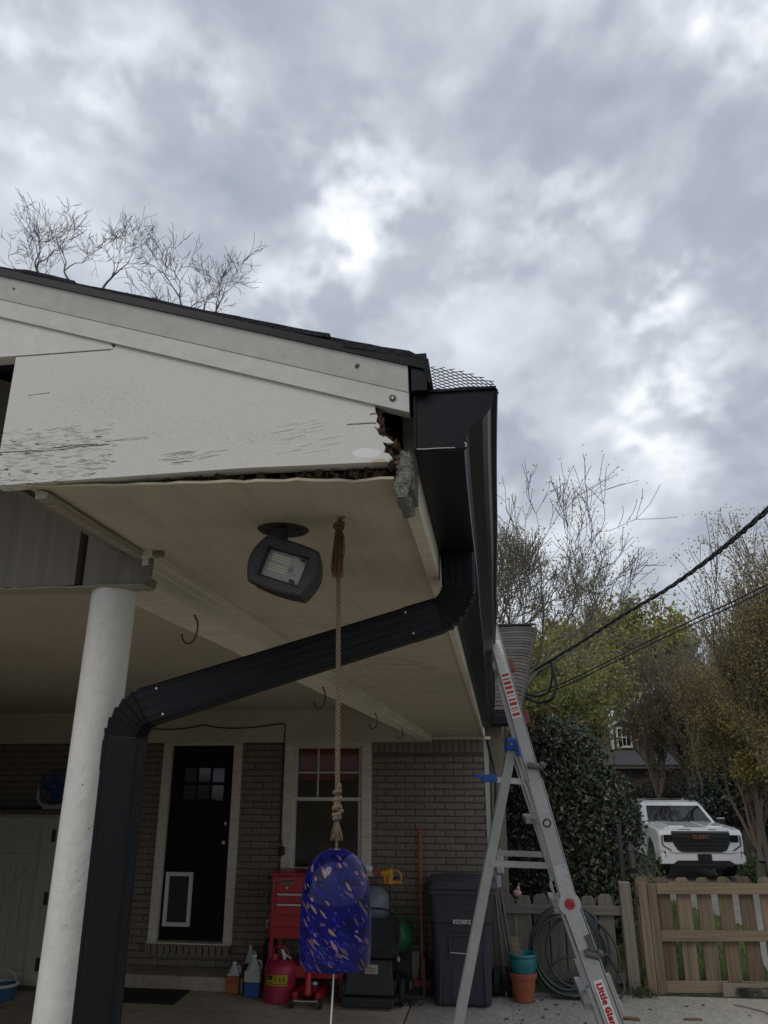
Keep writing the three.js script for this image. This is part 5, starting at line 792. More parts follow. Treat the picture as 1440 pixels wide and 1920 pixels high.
  for (const [label, x, fx, h, r] of poles) lone('garden_pole', label, 'pole', [tube([[fx - .03, .005, -8.74], [lerp(fx - .03, x - .04, .5), h * .5, -8.84], [x - .04, h, -8.93]], r, 12, 8)], M.greyfence[2], 'poles leaning at the corner');
  lone('carton', 'pale plastic bottle hung on the fence corner', 'bottle', [rb(.085, .20, .06, .02, [.02, 1.16, -9.1]), cyl(.02, .02, .05, [.02, 1.28, -9.1], undefined, 12), rb(.05, .12, .04, .01, [.0, .985, -9.09])], mat([.40, .42, .43], { rough: .5 }));
  const cb = [['thick black service cable down the house corner', -.028, .013], ['thin black wire beside the service cable', -.044, .007]];
  cb.forEach(([label, x, r], i) => lone('corner_cable', label, 'cable', [tube(i ? [[x - .02, 2.42, -8.85], [x + .01, 2.25, -8.85], [x + .005, 1.8, -8.85], [x + .0, 1.35, -8.855]] : [[x - .03, 2.45, -8.845], [x, 2.3, -8.84], [x + .04, 2.02, -8.84], [x + .03, 1.72, -8.84], [x + .035, 1.3, -8.845]], r, 40, 8), ...(i ? [] : [rb(.06, .26, .05, .015, [.0, 1.50, -8.845])])], M.blackplastic));

  // coiled hose
  const H = thing('garden_hose', 'dark green garden hose coiled against the fence', 'hose', [.66, 0, -8.86]); const pts = [], T = 8; const q = rngOf(51); let ox = 0, oy = 0;
  for (let i = 0; i <= T * 22; i++) { const t = i / 22, a = t * 6.283, k = Math.floor(t); if (i % 22 === 0) { ox = (q() - .5) * .09; oy = (q() - .5) * .05; } const rr = .33 + .05 * Math.sin(t * 2.4) + .03 * Math.sin(t * 5.1 + 1); const y = .40 + oy * .5 + Math.sin(a) * rr * 1.08, lean = (y - .05) * .10; pts.push([ox * .6 + Math.cos(a) * rr * .98 + .015 * Math.sin(t * 3.3), Math.max(.018, y), .10 - lean + (t - T / 2) * .013]); }
  pts.push([.42, .30, .10], [.50, .12, .12], [.44, .03, .16], [.34, .02, .2]);
  part(H, 'coil', tube(pts, .0145, pts.length * 4, 8), M.hose);
  part(H, 'loop', tube([[.0, .03, .16], [.16, .06, .15], [.36, .10, .14], [.47, .26, .12], [.46, .46, .10], [.36, .62, .08], [.26, .69, .07]], .0125, 60, 8), M.hose); part(H, 'loop', tube([[-.22, .05, .12], [-.2, .24, .11], [-.02, .36, .10], [.14, .3, .1], [.2, .14, .12], [.1, .03, .15]], .010, 60, 8), M.hose);
  part(H, 'nozzle', [cyl(.014, .02, .09, [.31, .02, .21], [0, 0, 1.4], 12)], M.steel);
}

// ------------------------------------------------------------------ foliage helpers
function woodGeo(segs) { // tapered limbs: [a, b, ra, rb]
  const pos = [], nor = [], idx = [];
  const up = V(0, 1, 0), t = V(), u = V(), w = V();
  for (const [a, b, ra, rb2] of segs) {
    const n = ra > .06 ? 8 : ra > .02 ? 5 : 3; t.copy(b).sub(a).normalize(); u.crossVectors(Math.abs(t.y) > .9 ? V(1, 0, 0) : up, t).normalize(); w.crossVectors(t, u); const o = pos.length / 3;
    for (let k = 0; k < n; k++) { const c = Math.cos(k / n * 6.2832), s = Math.sin(k / n * 6.2832), x = u.x * c + w.x * s, y = u.y * c + w.y * s, z = u.z * c + w.z * s; pos.push(a.x + x * ra, a.y + y * ra, a.z + z * ra, b.x + x * rb2, b.y + y * rb2, b.z + z * rb2); nor.push(x, y, z, x, y, z); }
    for (let k = 0; k < n; k++) { const i = o + k * 2, j = o + ((k + 1) % n) * 2; idx.push(i, j, i + 1, j, j + 1, i + 1); }
  }
  const g = new THREE.BufferGeometry(); g.setAttribute('position', new THREE.Float32BufferAttribute(pos, 3)); g.setAttribute('normal', new THREE.Float32BufferAttribute(nor, 3)); g.setAttribute('uv', new THREE.Float32BufferAttribute(new Float32Array(pos.length / 3 * 2), 2)); g.setIndex(idx); return g;
}
function grow(R, p, d, len, r, depth, o, out) {
  const n = o.seg || 4; let a = p.clone(), dir = d.clone(), ra = r; const kids = [];
  for (let i = 0; i < n; i++) {
    dir.add(V((R() - .5) * o.wander, (R() - .5) * o.wander + (o.lift || 0), (R() - .5) * o.wander)).normalize();
    const b = a.clone().addScaledVector(dir, len / n), rb2 = Math.max(o.minR, r * (1 - .45 * (i + 1) / n)); out.segs.push([a, b, ra, rb2]);
    if (depth > 0 && i >= (o.first ?? 1) && R() < o.side) kids.push([b, rb2 * .72, .8]);
    a = b; ra = rb2;
  }
  if (depth <= 0) { out.tips.push([a, dir.clone()]); return; }
  const forks = 2 + (R() < o.fork3 ? 1 : 0); for (let k = 0; k < forks; k++) kids.push([a, ra * (k ? .78 : .92), 1]);
  for (const [q, rr, s] of kids) { const nd = dir.clone(), ax = V(R() - .5, R() - .5, R() - .5).cross(dir).normalize(); nd.applyAxisAngle(ax, o.spread * (.55 + R() * .7)); grow(R, q, nd, len * o.shrink * s * (.8 + R() * .4), rr, depth - 1, o, out); }
  out.mid.push([a, dir.clone()]);
}
function leaves(R, list, per, size, jit, tones, shape = 1.9) { // folded leaf quads with a tone for each leaf
  const pos = [], col = [], c = V(), x = V(), y = V(), z = V();
  for (const [p, amt = 1] of list) for (let k = 0; k < per; k++) {
    if (amt < 1 && R() > amt) continue;
    c.set(p.x + (R() + R() - 1) * jit, p.y + (R() + R() - 1) * jit, p.z + (R() + R() - 1) * jit);
    y.set(R() - .5, R() - .35, R() - .5).normalize(); x.set(R() - .5, R() - .5, R() - .5).cross(y).normalize(); z.crossVectors(x, y);
    const s = size * (.6 + R() * .7), w = s / shape, f = s * .16, tn = tones[Math.floor(R() * tones.length)], q = .75 + R() * .5;
    const A = [c.x, c.y, c.z], B = [c.x + y.x * s * .5 + x.x * w * .5 + z.x * f, c.y + y.y * s * .5 + x.y * w * .5 + z.y * f, c.z + y.z * s * .5 + x.z * w * .5 + z.z * f], T = [c.x + y.x * s, c.y + y.y * s, c.z + y.z * s], D = [c.x + y.x * s * .5 - x.x * w * .5 + z.x * f, c.y + y.y * s * .5 - x.y * w * .5 + z.y * f, c.z + y.z * s * .5 - x.z * w * .5 + z.z * f];
    pos.push(...A, ...B, ...T, ...A, ...T, ...D); for (let i = 0; i < 6; i++) col.push(tn[0] * q, tn[1] * q, tn[2] * q);
  }
  const g = new THREE.BufferGeometry(); g.setAttribute('position', new THREE.Float32BufferAttribute(pos, 3)); g.setAttribute('color', new THREE.Float32BufferAttribute(col, 3)); g.computeVertexNormals(); return g;
}
const leafMat = (rough = .75, tr = .25) => new THREE.MeshPhysicalMaterial({ vertexColors: true, roughness: rough, transmission: tr, thickness: 0, side: THREE.DoubleSide });
const glossLeaf = new THREE.MeshPhysicalMaterial({ vertexColors: true, roughness: .38, side: THREE.DoubleSide });
const budLeaf = leafMat(.8, .4);
function mass(R, ells, n) { // points through clumped ellipsoids, denser near the skin
  const l = []; for (const [cx, cy, cz, rx, ry, rz, k = 1] of ells) for (let i = 0; i < n * k; i++) { const a = R() * 6.283, u = R() * 2 - 1, s = Math.sqrt(1 - u * u), q = Math.pow(R(), .35); const lump = .78 + .44 * vn3(s * Math.cos(a) * 2.3 + cx * 3, u * 2.3 + cy, s * Math.sin(a) * 2.3 + cz); l.push([V(cx + rx * s * Math.cos(a) * q * lump, cy + ry * u * q * lump, cz + rz * s * Math.sin(a) * q * lump)]); } return l;
}

// ------------------------------------------------------------------ bare trees behind the roof
{
  const o = { wander: .55, lift: .05, side: .13, fork3: .14, spread: .62, shrink: .86, minR: .0064, seg: 6 };
  const spots = [
    ['crooked bare tree at far left above the roof', -14.6, 17.0, [[[-14.3, 17.6], [-.42, .8, .05]], [[-15.2, 17.2], [-.35, .85, -.2]]], 3],
    ['bare tree with two upright leaders, second from left', -12.6, 16.6, [[[-12.97, 17.0], [-.12, 1, .05]], [[-12.28, 16.9], [.16, 1, -.05]]], 8],
    ['broad bare tree above the middle of the roof', -8.9, 15.2, [[[-8.85, 15.3], [-.12, .9, .1]], [[-8.65, 15.4], [.36, .85, -.1]], [[-9.2, 15.2], [-.6, .75, 0]], [[-8.3, 15.1], [.7, .5, 0]]], 29]];
  for (const [label, x, h, limbs, seed] of spots) {
    const R = rngOf(seed), t = thing('bare_tree', label, 'tree', [x, gy(0, -20), -20], 'bare trees behind the carport roof');
    const base = V(x, gy(0, -20), -20), tr = []; let a = V(0, 0, 0), r = .34; const top = h - base.y - 2.5;
    for (let i = 1; i <= 8; i++) { const b = V((R() - .5) * .5 * (i < 8), top * i / 8, (R() - .5) * .5 * (i < 8)), rb2 = .34 - .22 * i / 8; tr.push([a, b, r, rb2]); a = b; r = rb2; }
    part(t, 'trunk', woodGeo(tr), M.bark);
    const out = { segs: [], tips: [], mid: [] };
    for (const [[lx, ly], d] of limbs) { const q = V(lx - base.x, ly - base.y, (R() - .5) * .8); out.segs.push([a, q, .1, .07]); grow(R, q, V(...d).normalize(), seed === 29 ? .74 : seed === 8 ? .88 : .74, .055, 5, o, out); }
    part(t, 'crown', woodGeo(out.segs), M.twig);
  }
}
// ------------------------------------------------------------------ trees and shrubs to the right
function leafyTree(label, pos, { seed, trunkH, trunkR, limbs, o, len, r, depth, per, size, jit, tones, m = budLeaf, wood = M.twig, group, name = 'leafing_tree', amt = 1 }) {
  const R = rngOf(seed), t = thing(name, label, 'tree', pos, group); const out = { segs: [], tips: [], mid: [] }, tr = []; let a = V(0, 0, 0), ra = trunkR;
  for (let i = 1; i <= 5; i++) { const b = V((R() - .5) * .12 * trunkH * .3, trunkH * i / 5, (R() - .5) * .1), rb2 = trunkR * (1 - .35 * i / 5); tr.push([a, b, ra, rb2]); a = b; ra = rb2; }
  part(t, 'trunk', woodGeo(tr), M.bark);
  for (const d of limbs) grow(R, a.clone(), V(...d).normalize(), len * (.85 + R() * .3), r, depth, o, out);
  part(t, 'branches', woodGeo(out.segs), wood);
  if (per) part(t, 'crown', leaves(R, [...out.tips, ...out.mid].map(q => [q[0], amt]), per, size, jit, tones), m);
  return t;
}
const G1 = [[.26, .27, .13], [.22, .24, .10], [.30, .29, .16], [.27, .23, .10]], G2 = [[.29, .30, .08], [.34, .325, .10], [.37, .335, .10], [.24, .255, .08]], Y1 = [[.32, .25, .07], [.36, .29, .08], [.27, .23, .08], [.24, .20, .08]];
const up = (n, sp, R) => Array.from({ length: n }, (_, i) => [Math.cos(i * 2.4) * sp * (.5 + R()), 1, Math.sin(i * 2.4) * sp * (.5 + R())]);
{
  const wisp = { wander: .35, lift: .05, side: .75, fork3: .4, spread: .5, shrink: .78, minR: .008, seg: 4 };
  const airy = { wander: .4, lift: .04, side: .5, fork3: .25, spread: .5, shrink: .78, minR: .0065, seg: 4 };
  leafyTree('tall sparse budding tree directly right of the gutter', [.25, gy(0, -19), -19], { seed: 61, trunkH: 3.2, trunkR: .22, limbs: up(5, .42, rngOf(1)), o: airy, len: 1.7, r: .075, depth: 5, per: 3, size: .06, jit: .2, tones: G1, amt: .6, group: 'trees behind the house' });
  leafyTree('pale green budding tree right of the brown roof', [1.0, gy(0, -24), -24], { seed: 62, trunkH: 2.6, trunkR: .2, limbs: up(5, .5, rngOf(2)), o: airy, len: 1.25, r: .07, depth: 5, per: 3, size: .15, jit: .3, tones: G2, amt: .8, group: 'trees behind the house' });
  leafyTree('yellow-green tree standing above the dormer roof', [6.3, gy(0, -38), -38], { seed: 63, trunkH: 4.2, trunkR: .3, limbs: up(6, .6, rngOf(3)), o: airy, len: 1.75, r: .11, depth: 5, per: 4, size: .24, jit: .4, tones: [...G2, [.30, .24, .07]], group: 'trees behind the house' });
  leafyTree('olive tree left of the far house', [3.4, gy(0, -38), -38], { seed: 66, trunkH: 3.6, trunkR: .3, limbs: up(6, .6, rngOf(13)), o: airy, len: 1.6, r: .11, depth: 5, per: 4, size: .24, jit: .4, tones: G2, group: 'trees behind the house' });
  leafyTree('low olive tree rising over the evergreen bush', [.75, gy(0, -21), -21], { seed: 64, trunkH: 1.5, trunkR: .16, limbs: up(6, .7, rngOf(4)), o: airy, len: .95, r: .06, depth: 5, per: 4, size: .13, jit: .25, tones: G2, group: 'trees behind the house' });
  const up2 = { wander: .22, lift: .10, side: .6, fork3: .35, spread: .34, shrink: .80, minR: .006, seg: 5 };
  leafyTree('tall twiggy shrub tree with orange buds at right edge', [5.75, gy(0, -16), -16], { seed: 71, trunkH: .7, trunkR: .10, limbs: up(7, .26, rngOf(5)), o: up2, len: 1.75, r: .05, depth: 4, per: 14, size: .055, jit: .24, tones: Y1, wood: M.twigred, amt: .7, name: 'twiggy_tree', group: 'twiggy trees along the drive' });
  leafyTree('twiggy brown tree second from the right edge', [5.6, gy(0, -19), -19], { seed: 72, trunkH: .9, trunkR: .11, limbs: up(7, .3, rngOf(6)), o: up2, len: 1.25, r: .05, depth: 4, per: 13, size: .06, jit: .26, tones: Y1, wood: M.twigred, amt: .7, name: 'twiggy_tree', group: 'twiggy trees along the drive' });
  leafyTree('reddish bare tree in front of the far house', [6.5, gy(0, -27), -27], { seed: 73, trunkH: 1.3, trunkR: .13, limbs: up(7, .45, rngOf(7)), o: { ...up2, spread: .42 }, len: 1.25, r: .055, depth: 5, per: 1, size: .10, jit: .2, tones: [[.24, .2, .1]], wood: M.twigred, amt: .3, name: 'twiggy_tree', group: 'twiggy trees along the drive' });
  leafyTree('thin brown tree just right of the dormer', [5.35, gy(0, -28), -28], { seed: 78, trunkH: 1.7, trunkR: .09, limbs: up(5, .4, rngOf(18)), o: { ...up2, spread: .42 }, len: 1.05, r: .045, depth: 4, per: 1, size: .11, jit: .2, tones: [[.26, .22, .1]], wood: M.twigred, amt: .5, name: 'twiggy_tree', group: 'twiggy trees along the drive' });
  leafyTree('brown twiggy tree rising behind the evergreens', [8.0, gy(0, -27), -27], { seed: 74, trunkH: 1.6, trunkR: .12, limbs: up(6, .5, rngOf(8)), o: { ...up2, spread: .45 }, len: 1.3, r: .05, depth: 5, per: 1, size: .10, jit: .2, tones: [[.24, .18, .09]], wood: M.twigred, amt: .3, name: 'twiggy_tree', group: 'twiggy trees along the drive' });
  leafyTree('thin pale sapling rising over the truck', [5.75, gy(0, -24), -24], { seed: 75, trunkH: 2.8, trunkR: .04, limbs: up(4, .3, rngOf(9)), o: up2, len: 1.3, r: .025, depth: 3, per: 0, name: 'twiggy_tree', group: 'twiggy trees along the drive' });
  const crown = (name, label, pos, seed, ells, n, size, tones, m, trunk = [], group) => { const R = rngOf(seed), t = thing(name, label, name.includes('shrub') || name.includes('bush') ? 'shrub' : 'tree', pos, group); if (trunk.length) part(t, 'trunk', woodGeo(trunk.map(([a, b, r0, r1]) => [V(...a), V(...b), r0, r1])), M.bark); part(t, 'crown', leaves(R, mass(R, ells, n), 1, size, .05, tones), m); return t; };
  // big camellia by the corner
  const CT = [[.034, .05, .028], [.024, .038, .021], [.046, .062, .034], [.065, .075, .045], [.03, .042, .03], [.11, .125, .075]];
  crown('camellia_bush', 'large dark evergreen bush behind the picket fence', [.95, -.03, -10.9], 81, [[-.1, 1.75, 0, .72, .92, .7, 2.2], [-.38, 1.15, .1, .55, .75, .6, 1.3], [.30, 1.15, .1, .5, .85, .6, 1.4], [-.02, .7, .2, .75, .6, .65, 1.6], [-.05, 2.42, 0, .46, .40, .5, .7], [.45, 1.75, -.1, .28, .4, .4, .5], [.55, 1.5, .0, .33, .55, .4, .8], [-.62, 1.9, 0, .24, .5, .4, .45]], 5200, .075, CT, glossLeaf, [[[0, 0, 0], [0, 1.2, 0], .06, .05], [[0, .5, 0], [.4, 1.6, .1], .04, .02], [[0, .6, 0], [-.4, 1.7, 0], .04, .02], [[0, 1.2, 0], [.05, 2.5, 0], .05, .015]]);
  const ET = [[.045, .06, .04], [.034, .05, .034], [.065, .082, .055], [.028, .04, .028]];
  crown('evergreen_tree', 'dark evergreen tree behind the truck at right', [6.75, -.48, -24.5], 82, [[0, 1.9, 0, 1.25, 1.0, 1, 1.6], [-.75, 1.5, .2, .7, .8, .7, .8], [.9, 2.1, 0, 1.0, .9, .9, 1], [.1, 2.7, -.2, .9, .6, .7, .8]], 3200, .15, ET, glossLeaf, [[[-.35, 0, .3], [-.45, 1.4, .2], .14, .11], [[.1, 0, .5], [-.25, 1.4, .3], .13, .1], [[.5, 0, 0], [.4, 1.6, 0], .12, .1]]);
  crown('evergreen_tree', 'second dark evergreen at the right frame edge', [8.2, -.48, -24], 83, [[0, 1.8, 0, 1.2, 1.5, 1, 2], [-.2, .8, .3, .9, .8, .8, .8]], 2600, .16, ET, glossLeaf, [[[0, 0, 0], [0, 1.6, 0], .14, .1]]);
  crown('forsythia_shrub', 'yellow-green flowering shrub at the right edge', [5.55, -.42, -18.2], 84, [[-.1, 3.5, 0, .55, .55, .5, .8], [.25, 2.95, 0, .6, .5, .5, .8], [-.2, 2.6, .1, .35, .35, .4, .4]], 900, .10, [[.30, .24, .035], [.24, .21, .04], [.34, .25, .035], [.17, .16, .04]], budLeaf, [[[0, 0, 0], [-.1, 2.4, 0], .06, .04], [[-.1, 2.2, 0], [-.2, 3.6, 0], .03, .01], [[-.1, 2.2, 0], [.3, 3.2, 0], .03, .01]]);
  crown('evergreen_shrub', 'dark shrub mass before the far house wall', [5.5, -.48, -30.2], 91, [[-.9, 1.2, 0, 1.0, 1.3, .6, 1], [.6, 1.3, 0, 1.1, 1.4, .6, 1], [1.9, 1.1, 0, .9, 1.2, .6, 1]], 2600, .15, [[.075, .066, .045], [.055, .056, .036], [.09, .076, .05], [.045, .05, .034]], budLeaf, [[[0, 0, 0], [0, 1, 0], .08, .05]]);
  crown('green_shrub', 'bright green low shrub beside the truck', [6.35, -.48, -21.3], 85, [[0, .25, 0, .6, .32, .7, 1], [.7, .4, -.3, .7, .45, .7, 1]], 2400, .09, [[.06, .11, .02], [.09, .15, .03], [.045, .08, .02]], budLeaf);
  crown('leafy_shrub', 'small loose shrub with pale leaves behind the lantern', [1.78, -.05, -10.2], 86, [[0, .95, 0, .16, .35, .2, .6], [-.1, .5, .1, .2, .4, .2, .7]], 520, .055, [[.07, .10, .03], [.10, .12, .05], [.05, .075, .03]], budLeaf, [[[0, 0, 0], [0, .9, 0], .012, .006]]);
  crown('weed_clump', 'low weed clump at the foot of the fence post', [1.36, 0, -8.9], 87, [[0, .035, 0, .13, .04, .05, .6], [-.5, .05, -.05, .22, .06, .04, .7]], 260, .04, [[.06, .09, .02], [.09, .10, .03]], budLeaf);
  scene.children[scene.children.length - 1].userData.category = 'weeds';
  // distant wood closing the horizon, one mass
  const R = rngOf(90), pts = []; for (let i = 0; i < 60; i++) { const x = -14 + i * .75, h = 5.2 + 1.3 * Math.sin(i * 1.3) + R() * 1.2; pts.push([x, h * .48, -46 - R() * 4, 1.5, h * .52, 1.4, 1]); }
  const far = new THREE.Mesh(leaves(R, mass(R, pts, 520), 1, .42, .2, [[.12, .12, .065], [.17, .15, .07], [.15, .115, .08], [.09, .095, .055]]), budLeaf); far.name = 'distant_wood'; far.userData = { label: 'distant brown and olive wood closing the horizon', category: 'wood', kind: 'stuff' }; scene.add(far);
  // lawn behind the gate
  const blade = new THREE.BufferGeometry(); blade.setAttribute('position', new THREE.Float32BufferAttribute([-.004, 0, 0, .004, 0, 0, .002, .55, .12, -.004, 0, 0, .002, .55, .12, -.002, .55, .12, -.002, .55, .12, .002, .55, .12, 0, 1, .4], 3)); blade.computeVertexNormals();
  const N = 42000, im = new THREE.InstancedMesh(blade, new THREE.MeshStandardMaterial({ roughness: .8, side: THREE.DoubleSide }), N), m4 = new THREE.Matrix4(), c = new THREE.Color(); let k = 0;
  while (k < N) { const z = -9.45 - Math.pow(R(), 1.5) * 12, t = step01(-9, -22, z), edge = driveEdge(z) - .03, right = R() < .12; const x = right ? lerp(5.35, 6.2, t) + R() * 3 : edge - Math.pow(R(), .8) * (2.6 + 2 * t); const h = (.05 + R() * .07) * (1 + .6 * t), w = 1 + t * 1.6; m4.compose(V(x, gy(x, z) - .005, z), new THREE.Quaternion().setFromEuler(new THREE.Euler((R() - .5) * .5, R() * 6.28, (R() - .5) * .5)), V(w, h, h)); im.setMatrixAt(k, m4); const q = .7 + R() * .6; c.setRGB(.10 * q, .145 * q, .035 * q); if (R() < .12) c.setRGB(.19 * q, .17 * q, .09 * q); im.setColorAt(k, c); k++; }
  im.name = 'lawn_grass'; im.userData = { label: 'green grass beside the drive beyond the gate', category: 'grass', kind: 'stuff' }; scene.add(im);
  const cl = []; for (let i = 0; i < 70; i++) { const x = -.4 + R() * 3.6, z = -7.6 - R() * 1.2; cl.push(clean(mv(new THREE.TetrahedronGeometry(.008 + R() * .02), [x, .006, z], [0, R() * 6, 0], [1.6, .12, .8]))); }
  const lit = new THREE.Mesh(join(cl), mat([.05, .035, .024], { rough: .95 })); lit.name = 'fallen_leaves'; lit.userData = { label: 'dry brown leaves scattered on the driveway', category: 'leaves', kind: 'stuff' }; scene.add(lit);
  lone('fallen_twig', 'dark forked twig lying on the driveway by the plank', 'twig', [tube([[2.15, .012, -8.72], [2.3, .01, -8.6], [2.42, .012, -8.45], [2.56, .01, -8.36]], .006, 20, 5), tube([[2.36, .012, -8.5], [2.42, .012, -8.36], [2.55, .01, -8.28]], .005, 12, 5)], M.twig);
  lone('bark_strip', 'dark strip of bark on the driveway before the gate', 'bark', [jitter(rb(.16, .012, .03, .004, [1.66, .008, -8.22], [0, .08, 0]), .01, 40)], M.rawwood);
  lone('bark_strip', 'curled leaf strip beside the ladder foot', 'bark', [jitter(rb(.2, .016, .06, .006, [1.09, .01, -8.16], [0, -.1, 0]), .02, 30)], M.rawwood);
}

// ------------------------------------------------------------------ pickup truck
{
  const t = thing('pickup_truck', 'white pickup truck facing the gate on the drive', 'truck', [4.98, gy(4.8, -21.6) + .045, -21.4]); t.rotation.y = .06;
  const W = 2.02, hw = W / 2;
  const across = (poly, w, bev) => { const g = ex(poly, w - 2 * bev, bev); return g.translate(0, 0, -(w - 2 * bev) / 2).rotateY(-Math.PI / 2); }; // profile in (z, y) -> extruded along x
  // rotateY(-90): (x,y,z)->(-z... ) keep z = profile x
  const arch = (cx, r, y0) => Array.from({ length: 13 }, (_, i) => { const a = Math.PI * (1 - i / 12); return [cx + Math.cos(a) * r, y0 + Math.max(0, Math.sin(a)) * r]; });
  const low = .46;
  const prof = [[-5.75, low + .1], ...arch(-4.55, .47, low), ...arch(-.98, .49, low), [-.30, low + .02], [-.10, .60], [-.03, .70], [-.03, 1.02], [-.10, 1.10], [-.35, 1.135], [-1.72, 1.17], [-1.76, 1.10], [-5.78, 1.10], [-5.8, .7]];
  const body = part(t, 'body', across(prof, W, .055), M.truckwhite);
  // hood with two raised shoulders
  part(t, 'hood', [mv(across([[-1.72, 0], [-.16, 0], [-.12, .02], [-.22, .045], [-1.72, .10]], 1.62, .03), [0, 1.12, 0]), mv(across([[-1.7, 0], [-.3, -.03], [-.35, .0], [-1.7, .035]], .38, .02), [.47, 1.205, 0]), mv(across([[-1.7, 0], [-.3, -.03], [-.35, .0], [-1.7, .035]], .38, .02), [-.47, 1.205, 0])], M.truckwhite);
  // cab tapering inwards towards the roof
  const cab = across([[-4.15, 1.05], [-1.62, 1.05], [-1.70, 1.20], [-2.42, 1.66], [-2.62, 1.70], [-3.95, 1.70], [-4.10, 1.62]], W - .06, .05); { const p = cab.attributes.position; for (let i = 0; i < p.count; i++) { const y = p.getY(i), s = 1 - .19 * clamp((y - 1.12) / .58, 0, 1); p.setX(i, p.getX(i) * s); } cab.computeVertexNormals(); }
  const cb = part(t, 'cab', cab, M.truckwhite);
  const wsh = (x, y, dz) => [x * (1 - .19 * clamp((y - 1.12) / .58, 0, 1)), y, lerp(-1.665, -2.40, clamp((y - 1.20) / .46, 0, 1)) + dz];
  const quad = (a, b, c, d) => { const g = new THREE.BufferGeometry(); g.setAttribute('position', new THREE.Float32BufferAttribute([...a, ...b, ...c, ...a, ...c, ...d], 3)); g.setAttribute('uv', new THREE.Float32BufferAttribute([0, 0, 1, 0, 1, 1, 0, 0, 1, 1, 0, 1], 2)); g.computeVertexNormals(); return g; };
  part(t, 'windshield', join([quad(wsh(-.86, 1.235, .112), wsh(.86, 1.235, .112), wsh(.84, 1.625, .112), wsh(-.84, 1.625, .112))]), M.truckglass, 'dark windshield');
  part(t, 'sunroof', bx(1.0, .012, .55, [0, 1.752, -2.95]), M.truckglass);
  for (const s of [-1, 1]) {
    const sx = y => s * (hw - .03 + .026) * (1 - .19 * clamp((y - 1.12) / .58, 0, 1));
    const q = (z0, z1, z2, z3) => { const a = [sx(1.20), 1.20, z0], b = [sx(1.20), 1.20, z1], c = [sx(1.60), 1.60, z2], d = [sx(1.60), 1.60, z3]; return s > 0 ? quad(b, a, d, c) : quad(a, b, c, d); };
    part(t, 'side_window', join([q(-2.78, -1.95, -2.5, -2.78)]), M.truckglass); part(t, 'side_window', join([q(-3.85, -2.9, -2.9, -3.78)]), M.truckglass);
    const mr = part(t, 'mirror', [rb(.26, .19, .12, .04, [s * (hw + .14), 1.24, -1.95]), rb(.14, .04, .05, .01, [s * (hw + .0), 1.19, -1.98])], M.blackplastic, 'black door mirror'); part(mr, 'mirror_cap', [rb(.2, .05, .06, .015, [s * (hw + .15), 1.315, -1.90])], M.chrome);
    part(t, 'headlight', [rb(.20, .17, .06, .02, [s * .80, .955, .018], [0, s * .12, 0])], M.truckglass, 'dark headlight');
    part(t, 'running_light', [bar([s * .935, 1.02, .02], [s * .94, .80, .02], .03, .03, .006), bar([s * .94, .80, .02], [s * .74, .68, .025], .028, .03, .006)], M.blackplastic);
    part(t, 'air_slot', [rb(.05, .15, .05, .015, [s * .90, .585, .055])], M.blackplastic);
    part(t, 'door_handle', [rb(.025, .03, .2, .01, [s * (hw + .004), 1.06, -2.85])], M.truckwhite);
    part(t, 'running_board', [rb(.14, .05, 2.3, .02, [s * (hw - .04), .36, -2.75])], M.blackplastic);
    for (const z of [-.98, -4.55]) { const w = part(t, 'wheel', [cyl(.40, .40, .27, [s * (hw - .16), .40, z], [0, 0, Math.PI / 2], 36)], M.rubber); part(w, 'rim', [cyl(.26, .26, .02, [s * (hw - .02), .40, z], [0, 0, Math.PI / 2], 24)], mat([.06, .06, .065], { rough: .35, metal: .5 })); part(t, 'wheel_well', [cyl(.47, .47, .3, [s * (hw - .2), .47, z], [0, 0, Math.PI / 2], 28)], M.blackplastic); }
  }
  // grille
  const gr = part(t, 'grille', mv(ex([[-.70, .40], [-.675, .26], [-.58, .10], [-.46, .055], [.46, .055], [.58, .10], [.675, .26], [.70, .40], [.675, .515], [-.675, .515]], .035, .012), [0, .60, -.006]), M.blackplastic, 'black grille');
  for (let i = 0; i < 4; i++) { const y = .735 + i * .08, w = [1.0, 1.18, 1.28, 1.28][i]; part(gr, 'grille_bar', [rb(w, .03, .03, .008, [0, y, .052])], mat([.012, .012, .013], { rough: .35 })); }
  part(gr, 'grille_surround', [rb(1.36, .05, .05, .015, [0, 1.105, .022])], mat([.22, .22, .23], { rough: .3, metal: .6 }));
  part(gr, 'badge_plate', [rb(.46, .125, .03, .02, [0, .99, .062])], M.blackplastic);
  const font = await new FontLoader().loadAsync('fonts/droid/droid_sans_bold.typeface.json');
  const tg = new TextGeometry('GMC', { font, size: .088, depth: .012, curveSegments: 4 }); tg.computeBoundingBox(); tg.translate(-(tg.boundingBox.max.x) / 2, 0, 0).scale(1.55, 1, 1).translate(0, .947, .078);
  const em = part(gr, 'emblem', clean(tg.clone()), mat([.24, .07, .065], { rough: .5 }), 'red block letters on the grille');
  part(t, 'bumper', [mv(ex([[-.98, .0], [-.98, .16], [-.84, .26], [-.7, .22], [.7, .22], [.84, .26], [.98, .16], [.98, 0], [.74, .0], [.62, .075], [-.62, .075], [-.74, 0]], .12, .02), [0, .40, -.06])], M.truckwhite, 'white front bumper');
  part(t, 'bumper_line', [bx(1.42, .012, .012, [0, .632, .09]), bar([-.71, .632, .085], [-.84, .66, .075], .012, .012), bar([.71, .632, .085], [.84, .66, .075], .012, .012)], mat([.2, .2, .21], { rough: .4 }));
  part(t, 'lower_valance', [rb(1.5, .17, .14, .03, [0, .40, -.03]), rb(1.1, .06, .1, .02, [0, .30, -.05])], M.blackplastic);
  part(t, 'tow_hook', [rb(.04, .08, .05, .01, [-.47, .42, .05]), rb(.04, .08, .05, .01, [.47, .42, .05])], M.wire);
